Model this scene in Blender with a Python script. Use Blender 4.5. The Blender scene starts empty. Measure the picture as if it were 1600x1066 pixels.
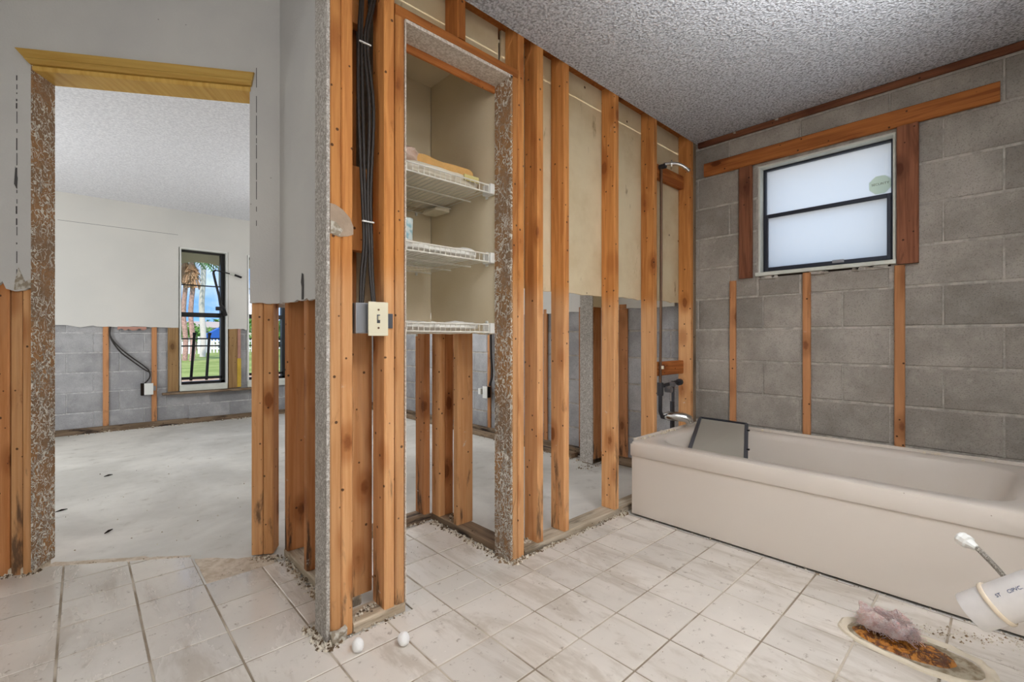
import bpy, bmesh, math, random
from mathutils import Vector, Matrix, noise
random.seed(7)
S = bpy.context.scene
COL = S.collection
R = math.radians

# ------------------------------------------------------------------ camera, sky, lights, exposure
cam = bpy.data.objects.new('camera', bpy.data.cameras.new('camera'))
COL.objects.link(cam)
cam.location = (0, 0, 0.9533)
cam.rotation_euler = (R(90), 0, -R(42.967))
cam.data.lens = 722.9 / 1600 * 36
cam.data.sensor_width = 36
cam.data.shift_y = -3 / 1600
cam.data.clip_start = 0.05
cam.data.clip_end = 500
S.camera = cam
S.view_settings.view_transform = 'Standard'
S.view_settings.look = 'None'
S.view_settings.gamma = 1
S.view_settings.use_curve_mapping = False
S.view_settings.exposure = 0.85

def lin(c):
    return tuple(((x / 255) / 12.92 if x / 255 <= .04045 else ((x / 255 + .055) / 1.055) ** 2.4) for x in c) + (1,)

w = bpy.data.worlds.new('sky'); S.world = w; w.use_nodes = True
wn = w.node_tree; wn.nodes.clear()
def wnode(t, **k):
    n = wn.nodes.new(t)
    for a, b in k.items(): n.inputs[a].default_value = b
    return n
wo = wn.nodes.new('ShaderNodeOutputWorld')
bg = wnode('ShaderNodeBackground', Strength=.95)
tc = wn.nodes.new('ShaderNodeTexCoord')
mp = wn.nodes.new('ShaderNodeMapping'); mp.inputs['Scale'].default_value = (1, 1, 2.6)
nz = wnode('ShaderNodeTexNoise', Scale=3.2, Detail=6.0, Roughness=.55)
rp = wn.nodes.new('ShaderNodeValToRGB')
rp.color_ramp.elements[0].position = .45; rp.color_ramp.elements[1].position = .68
mx = wn.nodes.new('ShaderNodeMix'); mx.data_type = 'RGBA'
mx.inputs[6].default_value = (.16, .38, .82, 1); mx.inputs[7].default_value = (.95, .97, 1, 1)
wn.links.new(tc.outputs['Generated'], mp.inputs['Vector']); wn.links.new(mp.outputs[0], nz.inputs['Vector'])
wn.links.new(nz.outputs[0], rp.inputs[0]); wn.links.new(rp.outputs[0], mx.inputs[0])
wn.links.new(mx.outputs[2], bg.inputs[0]); wn.links.new(bg.outputs[0], wo.inputs[0])

def lamp(name, kind, loc, energy, color=(1, 1, 1), **k):
    l = bpy.data.lights.new(name, kind); l.energy = energy; l.color = color
    for a, b in k.items(): setattr(l, a, b)
    o = bpy.data.objects.new(name, l); COL.objects.link(o); o.location = loc
    return o
sun = lamp('sun', 'SUN', (0, 0, 10), 2.2, (1, .96, .9), angle=.02)
sun.rotation_euler = Vector((-.32, -.58, .75)).to_track_quat('Z', 'Y').to_euler()
# unseen fill lamps added around the camera and in the bedroom for brightness
lamp('ceiling_fill', 'AREA', (.55, -.85, 2.24), 19, (.98, .985, 1), size=.9)
bl = lamp('upward_fill', 'AREA', (.85, -.70, 1.25), 36, (.96, .98, 1), size=.6, spread=R(85))
bl.rotation_euler = Vector((-.30, -.28, -.9)).to_track_quat('Z', 'Y').to_euler()
lamp('bathroom_fill', 'POINT', (.05, -1.25, 1.60), 12, (.97, .98, 1), shadow_soft_size=.28)
lamp('entry_fill', 'POINT', (-.65, .75, 2.05), 8, (.98, .985, 1), shadow_soft_size=.22)
lamp('bedroom_fill', 'POINT', (-1.2, 4.7, 1.15), 26, (.95, .98, 1), shadow_soft_size=.3)
lamp('bedroom_far_fill', 'POINT', (2.2, 4.3, 1.5), 18, (.95, .98, 1), shadow_soft_size=.25)

# ------------------------------------------------------------------ helpers: tags and meshes
def tag(o, label=None, cat=None, group=None, kind=None):
    if label: o['label'] = label
    if cat: o['category'] = cat
    if group: o['group'] = group
    if kind: o['kind'] = kind
    return o

def empty(name, loc=(0, 0, 0), **k):
    o = bpy.data.objects.new(name, None); COL.objects.link(o); o.location = loc; o.empty_display_size = .05
    return tag(o, **k)

def link(name, me, parent=None, mat=None, loc=None):
    o = bpy.data.objects.new(name, me); COL.objects.link(o)
    if mat is not None and not me.materials: me.materials.append(mat)
    if loc is not None: o.location = loc
    if parent is not None:
        o.parent = parent
        # geometry is written in world coordinates, so undo the parent's place
        if parent.location.length > 0 or parent.parent:
            o.matrix_parent_inverse = wmat(parent).inverted()
    return o

def wmat(o):
    m = Matrix.LocRotScale(o.location, o.rotation_euler, o.scale)
    if o.parent: m = wmat(o.parent) @ o.matrix_parent_inverse @ m
    return m

class MB:
    def __init__(s): s.v = []; s.f = []; s.smooth = False
    def add(s, vs, fs):
        b = len(s.v); s.v += [tuple(v) for v in vs]; s.f += [tuple(i + b for i in f) for f in fs]; return s
    def box(s, a, b):
        x0, y0, z0 = a; x1, y1, z1 = b
        return s.add([(x0, y0, z0), (x1, y0, z0), (x1, y1, z0), (x0, y1, z0), (x0, y0, z1), (x1, y0, z1), (x1, y1, z1), (x0, y1, z1)],
                     [(0, 3, 2, 1), (4, 5, 6, 7), (0, 1, 5, 4), (1, 2, 6, 5), (2, 3, 7, 6), (3, 0, 4, 7)])
    def prism(s, pts, ext):
        n = len(pts); e = Vector(ext); p = [Vector(q) for q in pts]
        return s.add(p + [q + e for q in p], [tuple(range(n)), tuple(range(2 * n - 1, n - 1, -1))] +
                     [(i, i + n, (i + 1) % n + n, (i + 1) % n) for i in range(n)])
    def tube(s, pts, r, n=8, cap=True):
        pts = [Vector(p) for p in pts]; rs = r if isinstance(r, (list, tuple)) else [r] * len(pts)
        b = len(s.v); up = None
        for i, p in enumerate(pts):
            t = (pts[min(i + 1, len(pts) - 1)] - pts[max(i - 1, 0)]).normalized()
            if up is None: up = t.orthogonal().normalized()
            up = (up - t * up.dot(t)).normalized(); sd = t.cross(up)
            for k in range(n):
                a = 2 * math.pi * k / n
                s.v.append(tuple(p + (up * math.cos(a) + sd * math.sin(a)) * rs[i]))
        for i in range(len(pts) - 1):
            for k in range(n):
                k2 = (k + 1) % n
                s.f.append((b + i * n + k, b + i * n + k2, b + (i + 1) * n + k2, b + (i + 1) * n + k))
        if cap:
            s.f.append(tuple(b + k for k in range(n - 1, -1, -1)))
            s.f.append(tuple(b + (len(pts) - 1) * n + k for k in range(n)))
        return s
    def build(s, name, mat, parent=None, smooth=False, bevel=0, loc=None):
        me = bpy.data.meshes.new(name); 
        v = s.v
        if loc is not None and parent is None:
            L = Vector(loc); v = [tuple(Vector(q) - L) for q in v]
        me.from_pydata(v, [], s.f)
        bm = bmesh.new(); bm.from_mesh(me); bmesh.ops.recalc_face_normals(bm, faces=bm.faces)
        if bevel: bmesh.ops.bevel(bm, geom=[e for e in bm.edges if len(e.link_faces) == 2 and e.calc_face_angle(0) > .6], offset=bevel, segments=2, affect='EDGES', profile=.5)
        bm.to_mesh(me); bm.free()
        if smooth:
            me.shade_smooth()
            try: me.set_sharp_from_angle(angle=R(40))
            except Exception: pass
        return link(name, me, parent, mat, loc if parent is None else None)

def rnd_path(pts, n=6):
    """Catmull-Rom through pts"""
    P = [Vector(p) for p in pts]; P = [P[0] * 2 - P[1]] + P + [P[-1] * 2 - P[-2]]; out = []
    for i in range(1, len(P) - 2):
        for k in range(n):
            t = k / n; a, b, c, d = P[i - 1:i + 3]
            out.append(.5 * ((2 * b) + (c - a) * t + (2 * a - 5 * b + 4 * c - d) * t * t + (3 * b - a - 3 * c + d) * t ** 3))
    return out + [P[-2]]

# ------------------------------------------------------------------ materials
class NT:
    def __init__(s, name, rough=.7, spec=.3):
        s.m = bpy.data.materials.new(name); s.m.use_nodes = True; s.t = s.m.node_tree
        s.b = s.t.nodes['Principled BSDF']; s.b.inputs['Roughness'].default_value = rough
        s.b.inputs['Specular IOR Level'].default_value = spec
        s.tc = s.t.nodes.new('ShaderNodeTexCoord'); s.geo = s.t.nodes.new('ShaderNodeNewGeometry'); s.oi = s.t.nodes.new('ShaderNodeObjectInfo')
        s.obj = s.tc.outputs['Object']; s.pos = s.geo.outputs['Position']; s.rand = s.oi.outputs['Random']
    def inp(s, i, v):
        if hasattr(v, 'is_output') or isinstance(v, bpy.types.NodeSocket): s.t.links.new(v, i)
        else: i.default_value = v
    def math(s, op, a, b=0.0, c=None, clamp=False):
        n = s.t.nodes.new('ShaderNodeMath'); n.operation = op; n.use_clamp = clamp
        s.inp(n.inputs[0], a); s.inp(n.inputs[1], b)
        if c is not None: s.inp(n.inputs[2], c)
        return n.outputs[0]
    def map(s, v, scale=(1, 1, 1), off=None, rot=(0, 0, 0)):
        n = s.t.nodes.new('ShaderNodeMapping'); s.inp(n.inputs[0], v); n.inputs['Scale'].default_value = scale; n.inputs['Rotation'].default_value = rot
        if off is not None: s.inp(n.inputs['Location'], off)
        return n.outputs[0]
    def noise(s, v, scale, detail=3, rough=.5, dist=0):
        n = s.t.nodes.new('ShaderNodeTexNoise'); s.inp(n.inputs['Vector'], v); n.inputs['Scale'].default_value = scale
        n.inputs['Detail'].default_value = detail; n.inputs['Roughness'].default_value = rough; n.inputs['Distortion'].default_value = dist
        return n.outputs[0]
    def voro(s, v, scale, feature='F1', out='Distance', rnd=1):
        n = s.t.nodes.new('ShaderNodeTexVoronoi'); n.feature = feature; s.inp(n.inputs['Vector'], v)
        n.inputs['Scale'].default_value = scale; n.inputs['Randomness'].default_value = rnd
        return n.outputs[out]
    def ramp(s, f, a, b, lo=0.0, hi=1.0):
        n = s.t.nodes.new('ShaderNodeMapRange'); n.interpolation_type = 'SMOOTHSTEP'; s.inp(n.inputs[0], f)
        n.inputs[1].default_value = a; n.inputs[2].default_value = b; n.inputs[3].default_value = lo; n.inputs[4].default_value = hi
        return n.outputs[0]
    def mix(s, f, a, b, mode='MIX'):
        n = s.t.nodes.new('ShaderNodeMix'); n.data_type = 'RGBA'; n.blend_type = mode
        s.inp(n.inputs[0], f); s.inp(n.inputs[6], a); s.inp(n.inputs[7], b); return n.outputs[2]
    def bright(s, col, f):
        n = s.t.nodes.new('ShaderNodeHueSaturation'); s.inp(n.inputs['Value'], f); s.inp(n.inputs['Color'], col); return n.outputs[0]
    def sep(s, v):
        n = s.t.nodes.new('ShaderNodeSeparateXYZ'); s.inp(n.inputs[0], v); return n.outputs
    def bump(s, h, strength=.3, dist=.01):
        n = s.t.nodes.new('ShaderNodeBump'); s.inp(n.inputs['Height'], h); n.inputs['Strength'].default_value = strength; n.inputs['Distance'].default_value = dist
        s.t.links.new(n.outputs[0], s.b.inputs['Normal'])
    def col(s, c): s.inp(s.b.inputs['Base Color'], c); return s
    def set(s, **k):
        for a, b in k.items(): s.inp(s.b.inputs[a.replace('_', ' ')], b)
        return s

def plain(name, rgb, rough=.6, spec=.4, metal=0, bump=0, bscale=200, var=0):
    n = NT(name, rough, spec); n.b.inputs['Metallic'].default_value = metal
    c = lin(rgb)
    if var:
        f = n.noise(n.obj, 14, 4, .6)
        c = n.bright(c, n.ramp(f, .3, .7, 1 - var, 1 + var))
    n.col(c)
    if bump: n.bump(n.noise(n.obj, bscale, 3), bump, .004)
    return n.m

def wood(name, rgb, dark, pale=None, mould=.8, knots=1.0, grain=1.0, rough=.75, along='z'):
    n = NT(name, rough, .2)
    n3 = n.t.nodes.new('ShaderNodeCombineXYZ')
    r1 = n.math('MULTIPLY', n.rand, 37.0)
    for i in range(3): n.inp(n3.inputs[i], r1)
    base = n.map(n.obj, (1, 1, 1), n3.outputs[0])
    st = n.map(base, (1, 1, .045) if along == 'z' else (.045, .045, 1))
    fib = n.noise(st, 55, 4, .6, .4)
    band = n.noise(n.map(base, (1, 1, .09) if along == 'z' else (.09, .09, 1)), 14, 3, .5, 1.5)
    c = n.mix(n.math('MULTIPLY', n.ramp(fib, .35, .7), .5 * grain), lin(rgb), lin(dark))
    c = n.mix(n.math('MULTIPLY', n.ramp(band, .5, .64), .45 * grain), c, lin(dark))
    if pale:   # light reaching the open lower part of the walls, painted as paler timber
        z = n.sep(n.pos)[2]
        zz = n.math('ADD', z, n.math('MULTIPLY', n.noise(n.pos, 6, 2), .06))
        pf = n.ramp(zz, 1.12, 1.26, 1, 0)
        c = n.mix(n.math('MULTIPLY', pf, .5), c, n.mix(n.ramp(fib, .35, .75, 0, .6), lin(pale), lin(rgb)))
    if knots:
        kv = n.map(base, (1, 1, .5)); d = n.voro(kv, 7.5)
        k = n.ramp(n.math('ADD', d, n.math('MULTIPLY', n.noise(base, 60, 2), .06)), .13, .19, 1, 0)
        c = n.mix(n.math('MULTIPLY', k, .8 * knots), c, lin((70, 34, 16)))
        ring = n.ramp(d, .17, .36, 1, 0)
        c = n.mix(n.math('MULTIPLY', ring, .55), c, lin(dark))
        stn = n.ramp(n.noise(n.map(base, (1, 1, .3)), 11, 5, .7, .6), .62, .72)
        c = n.mix(n.math('MULTIPLY', stn, .45), c, lin([q * .72 for q in dark]))
        nd = n.voro(base, 21); c = n.mix(n.math('MULTIPLY', n.ramp(nd, .085, .12, 1, 0), .85), c, lin((52, 32, 22)))
    if mould:
        z = n.sep(n.pos)[2]
        mf = n.noise(n.map(base, (1, 1, .16)), 17, 5, .65, .3)
        th = n.ramp(z, .0, .85, 0, .17)
        mk = n.ramp(n.math('SUBTRACT', mf, th), .52, .66)
        c = n.mix(n.math('MULTIPLY', mk, mould), c, lin((60, 50, 44)))
        pl = n.ramp(n.noise(base, 13, 5, .7), .66, .72)      # specks of dried joint compound
        c = n.mix(n.math('MULTIPLY', pl, n.ramp(z, .2, 1.1, .8, .15)), c, lin((214, 204, 190)))
    c = n.bright(c, n.ramp(n.rand, 0, 1, .86, 1.12))
    n.col(c); n.bump(fib, .35, .002)
    return n.m

W = {}
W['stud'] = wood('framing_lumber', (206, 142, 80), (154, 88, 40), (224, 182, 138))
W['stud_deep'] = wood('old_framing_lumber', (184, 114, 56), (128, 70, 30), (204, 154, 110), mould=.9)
W['board'] = wood('yellow_pine_board', (190, 118, 62), (128, 66, 30), None, mould=0, knots=1.2, grain=1.3)
W['redboard'] = wood('red_brown_board', (142, 92, 66), (92, 52, 36), None, mould=0, knots=1.1, grain=1.4)
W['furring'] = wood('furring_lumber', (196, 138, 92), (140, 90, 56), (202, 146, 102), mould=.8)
W['grey'] = wood('grey_weathered_lumber', (150, 128, 104), (96, 78, 62), None, mould=1, knots=.5)
W['plate'] = wood('stained_bottom_plate', (208, 194, 172), (150, 128, 100), None, mould=.6, knots=.3)
W['casing'] = wood('varnished_casing', (208, 170, 92), (176, 130, 56), None, mould=0, knots=0, grain=.8, rough=.22, along='x')
W['aged'] = wood('aged_window_lumber', (178, 142, 98), (126, 94, 58), None, mould=.8)

n = NT('painted_drywall', .75, .25)
c = n.mix(n.ramp(n.noise(n.pos, 2.2, 4), .3, .7), lin((193, 191, 187)), lin((203, 201, 195)))
sp = n.ramp(n.voro(n.pos, 9), .018, .03, 1, 0); c = n.mix(n.math('MULTIPLY', sp, .6), c, lin((110, 106, 100)))
n.col(c); n.bump(n.noise(n.pos, 130, 2, .5), .35, .003); M_DRY = n.m
n = NT('bedroom_drywall', .8, .2)
n.col(n.mix(n.ramp(n.noise(n.pos, 1.6, 3), .3, .7), lin((214, 212, 206)), lin((222, 219, 212)))); n.bump(n.noise(n.pos, 90, 2), .15, .003); M_BDRY = n.m
n = NT('closet_paint', .7, .25)
n.col(n.mix(n.ramp(n.noise(n.pos, 3, 4), .3, .7), lin((222, 206, 174)), lin((230, 216, 188)))); n.bump(n.noise(n.pos, 120, 2), .25, .003); M_CLOS = n.m
n = NT('drywall_back_paper', .85, .15)
c = n.mix(n.ramp(n.noise(n.pos, 2.5, 5, .6), .35, .7), lin((222, 206, 172)), lin((202, 180, 142)))
c = n.mix(n.ramp(n.noise(n.map(n.pos, (1, 1, .3)), 9, 5, .7), .60, .74), c, lin((128, 100, 64)))
sp = n.ramp(n.voro(n.pos, 5.5), .03, .05, 1, 0); c = n.mix(sp, c, lin((84, 58, 38)))
n.col(c); n.bump(n.noise(n.pos, 60, 3), .15, .003); M_PAPER = n.m
n = NT('gypsum_edge', .9, .1); n.col(n.mix(n.ramp(n.noise(n.pos, 60, 3), .4, .6), lin((196, 190, 178)), lin((150, 138, 120)))); n.bump(n.noise(n.pos, 150, 3), .8, .004); M_GYP = n.m

n = NT('popcorn_ceiling', .95, .05)
a = n.noise(n.pos, 95, 4, .7); b = n.voro(n.pos, 110, 'SMOOTH_F1')
hgt = n.math('SUBTRACT', a, n.math('MULTIPLY', b, .8))
n.col(n.mix(n.ramp(hgt, -.1, .35), lin((178, 180, 186)), lin((240, 242, 248)))); n.bump(hgt, 1, .016); M_CEIL = n.m
n = NT('fine_popcorn_ceiling', .95, .05)
a = n.noise(n.pos, 70, 4, .7)
n.col(n.mix(n.ramp(a, .35, .65), lin((216, 216, 220)), lin((240, 240, 243)))); n.bump(a, .6, .008); M_BCEIL = n.m

def blockmat(name, ca, cb, mort):
    n = NT(name, .92, .1)
    f = n.noise(n.pos, 4, 5, .65); g = n.noise(n.pos, 170, 3, .7)
    c = n.mix(n.ramp(f, .35, .68), lin(ca), lin(cb))
    c = n.mix(n.math('MULTIPLY', n.ramp(g, .5, .7), .45), c, lin([x * .62 for x in ca]))
    c = n.mix(n.math('MULTIPLY', n.ramp(n.noise(n.pos, 22, 5, .75), .60, .72), .45), c, lin(mort))
    pit = n.ramp(n.voro(n.pos, 75), .1, .22, 1, 0); c = n.mix(n.math('MULTIPLY', pit, .25), c, lin((70, 66, 62)))
    n.col(n.bright(c, n.ramp(n.rand, 0, 1, .88, 1.08)))
    n.bump(n.math('SUBTRACT', g, n.math('MULTIPLY', pit, .6)), .6, .004)
    m = NT(name + '_mortar', .95, .05)
    q = m.noise(m.pos, 25, 4, .7)
    m.col(m.mix(m.ramp(q, .35, .65), lin(mort), lin([x * .84 for x in mort]))); m.bump(q, .8, .008)
    return n.m, m.m
M_BLK, M_MORT = blockmat('grey_brown_block', (150, 143, 134), (174, 167, 157), (190, 183, 173))
M_BLK2, M_MORT2 = blockmat('grey_block', (160, 159, 160), (186, 185, 185), (206, 205, 204))

n = NT('concrete_slab', .8, .3)
f = n.noise(n.pos, 1.3, 6, .6, .4); g = n.noise(n.map(n.pos, (1, 1, 1)), 9, 6, .7)
c = n.mix(n.ramp(f, .35, .68), lin((196, 192, 184)), lin((226, 222, 214)))
c = n.mix(n.math('MULTIPLY', n.ramp(g, .56, .72), .5), c, lin((168, 160, 148)))
c = n.mix(n.ramp(n.voro(n.pos, 7), .012, .03, .8, 0), c, lin((92, 84, 74)))
n.col(c).set(Roughness=n.ramp(g, .3, .7, .5, .9)); n.bump(g, .25, .006); M_SLAB = n.m

n = NT('glazed_floor_tile', .35, .45)
f = n.noise(n.pos, 2.2, 5, .6); g = n.noise(n.pos, 28, 6, .75); s_ = n.noise(n.map(n.pos, (1, .28, 1), rot=(0, 0, .1)), 7, 5, .7, .5)
c = n.mix(n.ramp(f, .35, .68), lin((210, 202, 191)), lin((222, 214, 203)))
c = n.mix(n.math('MULTIPLY', n.ramp(s_, .48, .66), .55), c, lin((174, 160, 142)))      # smears of mud
c = n.mix(n.math('MULTIPLY', n.ramp(g, .58, .68), .7), c, lin((140, 124, 106)))
c = n.mix(n.ramp(n.voro(n.pos, 11), .012, .03, .9, 0), c, lin((84, 70, 56)))
c = n.mix(n.math('MULTIPLY', n.ramp(n.noise(n.pos, 33, 3, .6), .70, .74), .6), c, lin((236, 230, 220)))   # plaster dust
n.col(n.bright(c, n.ramp(n.rand, 0, 1, .93, 1.05)))
yy = n.sep(n.pos)
wet = n.math('MULTIPLY', n.ramp(yy[1], 1.3, 1.9), n.ramp(yy[0], .5, .75, 1, 0))    # mopped and still shiny at the doorway
rg = n.math('ADD', n.math('MULTIPLY', n.ramp(s_, .35, .7), .32), .34)
n.set(Roughness=n.math('SUBTRACT', rg, n.math('MULTIPLY', wet, .27)))
n.set(Specular_IOR_Level=n.math('ADD', n.math('MULTIPLY', wet, .5), .4))
n.bump(n.noise(n.pos, 14, 3), .06, .004); M_TILE = n.m
n = NT('floor_grout', .95, .1); n.col(n.mix(n.ramp(n.noise(n.pos, 5, 4), .4, .6), lin((150, 136, 118)), lin((196, 184, 166)))); n.bump(n.noise(n.pos, 150), .5, .003); M_GROUT = n.m

n = NT('almond_acrylic', .22, .5)
d = n.noise(n.pos, 2.2, 2, .5); g = n.noise(n.pos, 90, 3, .7)
c = n.mix(n.math('MULTIPLY', n.ramp(d, .2, .8), .12), lin((218, 208, 196)), lin((204, 192, 178)))
c = n.mix(n.ramp(n.voro(n.pos, 6), .006, .014, .7, 0), c, lin((120, 100, 80)))
n.col(c).set(Roughness=.26); M_TUB = n.m

n = NT('compound_over_jamb', .9, .1)
q = n.map(n.pos, (1, 1, .75)); e1 = n.voro(n.map(q, (1, 1, 1)), 46, 'DISTANCE_TO_EDGE'); e2 = n.noise(q, 60, 3, .8, 2.5); mask = n.noise(n.pos, 9, 3, .6)
e3 = n.noise(n.map(n.pos, (1, 1, .8), off=(5, 2, 1)), 38, 2, .6, 1.0); band = n.math('ABSOLUTE', n.math('SUBTRACT', e3, .5))
blob = n.ramp(n.math('ADD', n.noise(n.map(n.pos, (1, 1, .45)), 13, 4, .7), n.ramp(n.sep(n.pos)[2], .2, 1.3, .12, -.06)), .55, .62)
lines = n.math('MAXIMUM', n.math('MULTIPLY', n.ramp(band, .022, .042, 1, 0), n.ramp(mask, .30, .48, .0, 1)), n.math('MULTIPLY', n.ramp(e2, .45, .6), blob))
c = n.mix(n.ramp(n.noise(n.pos, 5, 4), .35, .65), lin((170, 128, 88)), lin((146, 120, 96)))
c = n.mix(n.math('MULTIPLY', n.ramp(e2, .5, .62), .5), c, lin((110, 86, 62)))
c = n.mix(lines, c, lin((226, 220, 208)))
n.col(c); n.bump(lines, 1, .008); M_JAMB = n.m
n = NT('grey_compound_over_jamb', .9, .1)
e2 = n.noise(n.pos, 75, 3, .8, 1.5)
n.col(n.mix(n.ramp(e2, .42, .62), lin((164, 156, 146)), lin((216, 211, 203)))); n.bump(e2, 1, .006); M_GJAMB = n.m
n = NT('textured_soffit_paint', .9, .1); a = n.noise(n.pos, 120, 3, .6)
n.col(n.mix(n.ramp(a, .4, .6), lin((196, 182, 166)), lin((226, 216, 204)))); n.bump(a, 1, .006); M_SOFF = n.m

M_BRONZE = plain('bronze_aluminium', (52, 56, 66), .4, .5, .5)
M_BLACK = plain('black_painted_steel', (22, 20, 20), .5, .4)
M_CABLE = plain('black_cable_sheath', (44, 37, 32), .5, .4)
M_IVORY = plain('ivory_plastic', (226, 218, 190), .35, .5)
M_WHITE = plain('white_vinyl', (232, 232, 226), .4, .5)
M_WIRE = plain('white_coated_wire', (228, 224, 212), .4, .5)
M_STEEL = plain('galvanised_steel', (150, 152, 156), .4, .5, .8)
M_DSTEEL = plain('grey_steel_tab', (92, 96, 104), .5, .5, .6)
M_CHROME = plain('chrome', (206, 204, 200), .22, .5, 1)
M_IRON = plain('tarnished_pipe', (74, 74, 78), .5, .5, .7)
M_COPPER = plain('dull_copper', (120, 92, 72), .45, .5, .8)
M_PVC = plain('white_pvc', (222, 218, 214), .35, .5, var=.05)
M_PVC2 = plain('cream_pvc_rim', (216, 200, 176), .5, .4)
M_INK = plain('blue_print', (70, 84, 120), .6, .3)
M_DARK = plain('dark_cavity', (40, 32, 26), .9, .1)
M_TILEWALL = plain('plain_painted_wall', (196, 192, 184), .8, .2)
M_OUT = plain('stucco', (206, 196, 160), .9, .1, bump=.4)
M_CAULK = plain('old_caulk', (214, 202, 180), .8, .2, bump=.6, bscale=60, var=.08)
M_FOAM = plain('white_foam', (244, 243, 240), .9, .1, bump=.3)
M_LIME = plain('white_sill_paint', (214, 216, 206), .8, .2, bump=.5, bscale=80, var=.06)
M_MARK = plain('dark_caulk_line', (84, 82, 80), .9, .1)
M_PINK = plain('pink_board', (188, 142, 126), .9, .1, var=.1)
M_YEL = plain('yellow_foam', (206, 172, 72), .9, .1, var=.1)

def glass():
    m = bpy.data.materials.new('clear_window_glass'); m.use_nodes = True; t = m.node_tree; t.nodes.clear()
    o = t.nodes.new('ShaderNodeOutputMaterial'); g = t.nodes.new('ShaderNodeBsdfGlossy'); tr = t.nodes.new('ShaderNodeBsdfTransparent'); mx = t.nodes.new('ShaderNodeMixShader')
    g.inputs['Roughness'].default_value = .02; tr.inputs[0].default_value = (.95, .97, .96, 1); mx.inputs[0].default_value = .06
    t.links.new(tr.outputs[0], mx.inputs[1]); t.links.new(g.outputs[0], mx.inputs[2]); t.links.new(mx.outputs[0], o.inputs[0]); return m
M_GLASS = glass()
def frosted():
    m = bpy.data.materials.new('frosted_window_glass'); m.use_nodes = True; t = m.node_tree; t.nodes.clear()
    o = t.nodes.new('ShaderNodeOutputMaterial'); g = t.nodes.new('ShaderNodeBsdfGlossy'); tr = t.nodes.new('ShaderNodeBsdfTranslucent'); mx = t.nodes.new('ShaderNodeMixShader')
    g.inputs['Roughness'].default_value = .25; tr.inputs[0].default_value = (1, .955, .87, 1); mx.inputs[0].default_value = .04
    t.links.new(tr.outputs[0], mx.inputs[1]); t.links.new(g.outputs[0], mx.inputs[2]); t.links.new(mx.outputs[0], o.inputs[0]); return m
M_FROST = frosted()
def meshmat():
    m = bpy.data.materials.new('insect_mesh'); m.use_nodes = True; t = m.node_tree; b = t.nodes['Principled BSDF']
    b.inputs['Base Color'].default_value = lin((186, 180, 168)); b.inputs['Roughness'].default_value = .7; b.inputs['Alpha'].default_value = .6; return m
M_MESH = meshmat()

# ------------------------------------------------------------------ timber
def timber(name, p0, p1, wdir, wide, thick, mat, parent, ch=.0045, end0=None):
    """board from p0 to p1 (centre line); wdir = direction of its width; local z runs along the grain"""
    p0 = Vector(p0); p1 = Vector(p1); z = (p1 - p0); L = z.length; z.normalize()
    x = Vector(wdir); x = (x - z * x.dot(z)).normalized(); y = z.cross(x)
    a, b = wide / 2, thick / 2; c = min(ch, b * .4)
    prof = [(-a + c, -b), (a - c, -b), (a, -b + c), (a, b - c), (a - c, b), (-a + c, b), (-a, b - c), (-a, -b + c)]
    me = bpy.data.meshes.new(name)
    vs = [(px, py, -L / 2) for px, py in prof] + [(px, py, L / 2) for px, py in prof]
    fs = [tuple(range(7, -1, -1)), tuple(range(8, 16))] + [(i, (i + 1) % 8, (i + 1) % 8 + 8, i + 8) for i in range(8)]
    me.from_pydata(vs, [], fs); me.materials.append(mat)
    o = bpy.data.objects.new(name, me); COL.objects.link(o)
    m = Matrix((x, y, z)).transposed().to_4x4(); m.translation = (p0 + p1) / 2
    o.matrix_world = m
    if parent is not None:
        o.parent = parent; o.matrix_parent_inverse = wmat(parent).inverted()
    return o

def stud_box(name, u0, u1, v0, v1, z0, z1, mat, parent, lean=0):
    """vertical stud filling the box"""
    du, dv = u1 - u0, v1 - v0
    return timber(name, ((u0 + u1) / 2, (v0 + v1) / 2, z0), ((u0 + u1) / 2 + lean, (v0 + v1) / 2, z1), (1, 0, 0), du, dv, mat, parent)
def hboard(name, p0, p1, z0, z1, thick, mat, parent):
    """horizontal board on edge between p0 and p1 (u, v)"""
    z = (z0 + z1) / 2
    return timber(name, (*p0, z), (*p1, z), (0, 0, 1), z1 - z0, thick, mat, parent)

def torn(s0, s1, z, n, amp, seed, droop=()):
    rr = random.Random(seed); out = []
    for i in range(n + 1):
        s = s0 + (s1 - s0) * i / n; zz = z + rr.uniform(-amp, amp)
        for c, wd, dz in droop:
            if abs(s - c) < wd: zz -= dz * (1 - abs(s - c) / wd)
        out.append((s, zz))
    return out

def sheet(name, origin, d, nrm, outline, thick, mat, parent):
    """flat sheet; outline = (s, z) points, s measured from origin along d; the visible face looks along nrm"""
    o = Vector((origin[0], origin[1], 0)); d = Vector((d[0], d[1], 0)); nn = Vector((nrm[0], nrm[1], 0))
    m = MB(); m.prism([o + d * s + Vector((0, 0, z)) for s, z in outline], -nn * thick)
    return m.build(name, mat, parent)

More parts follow.
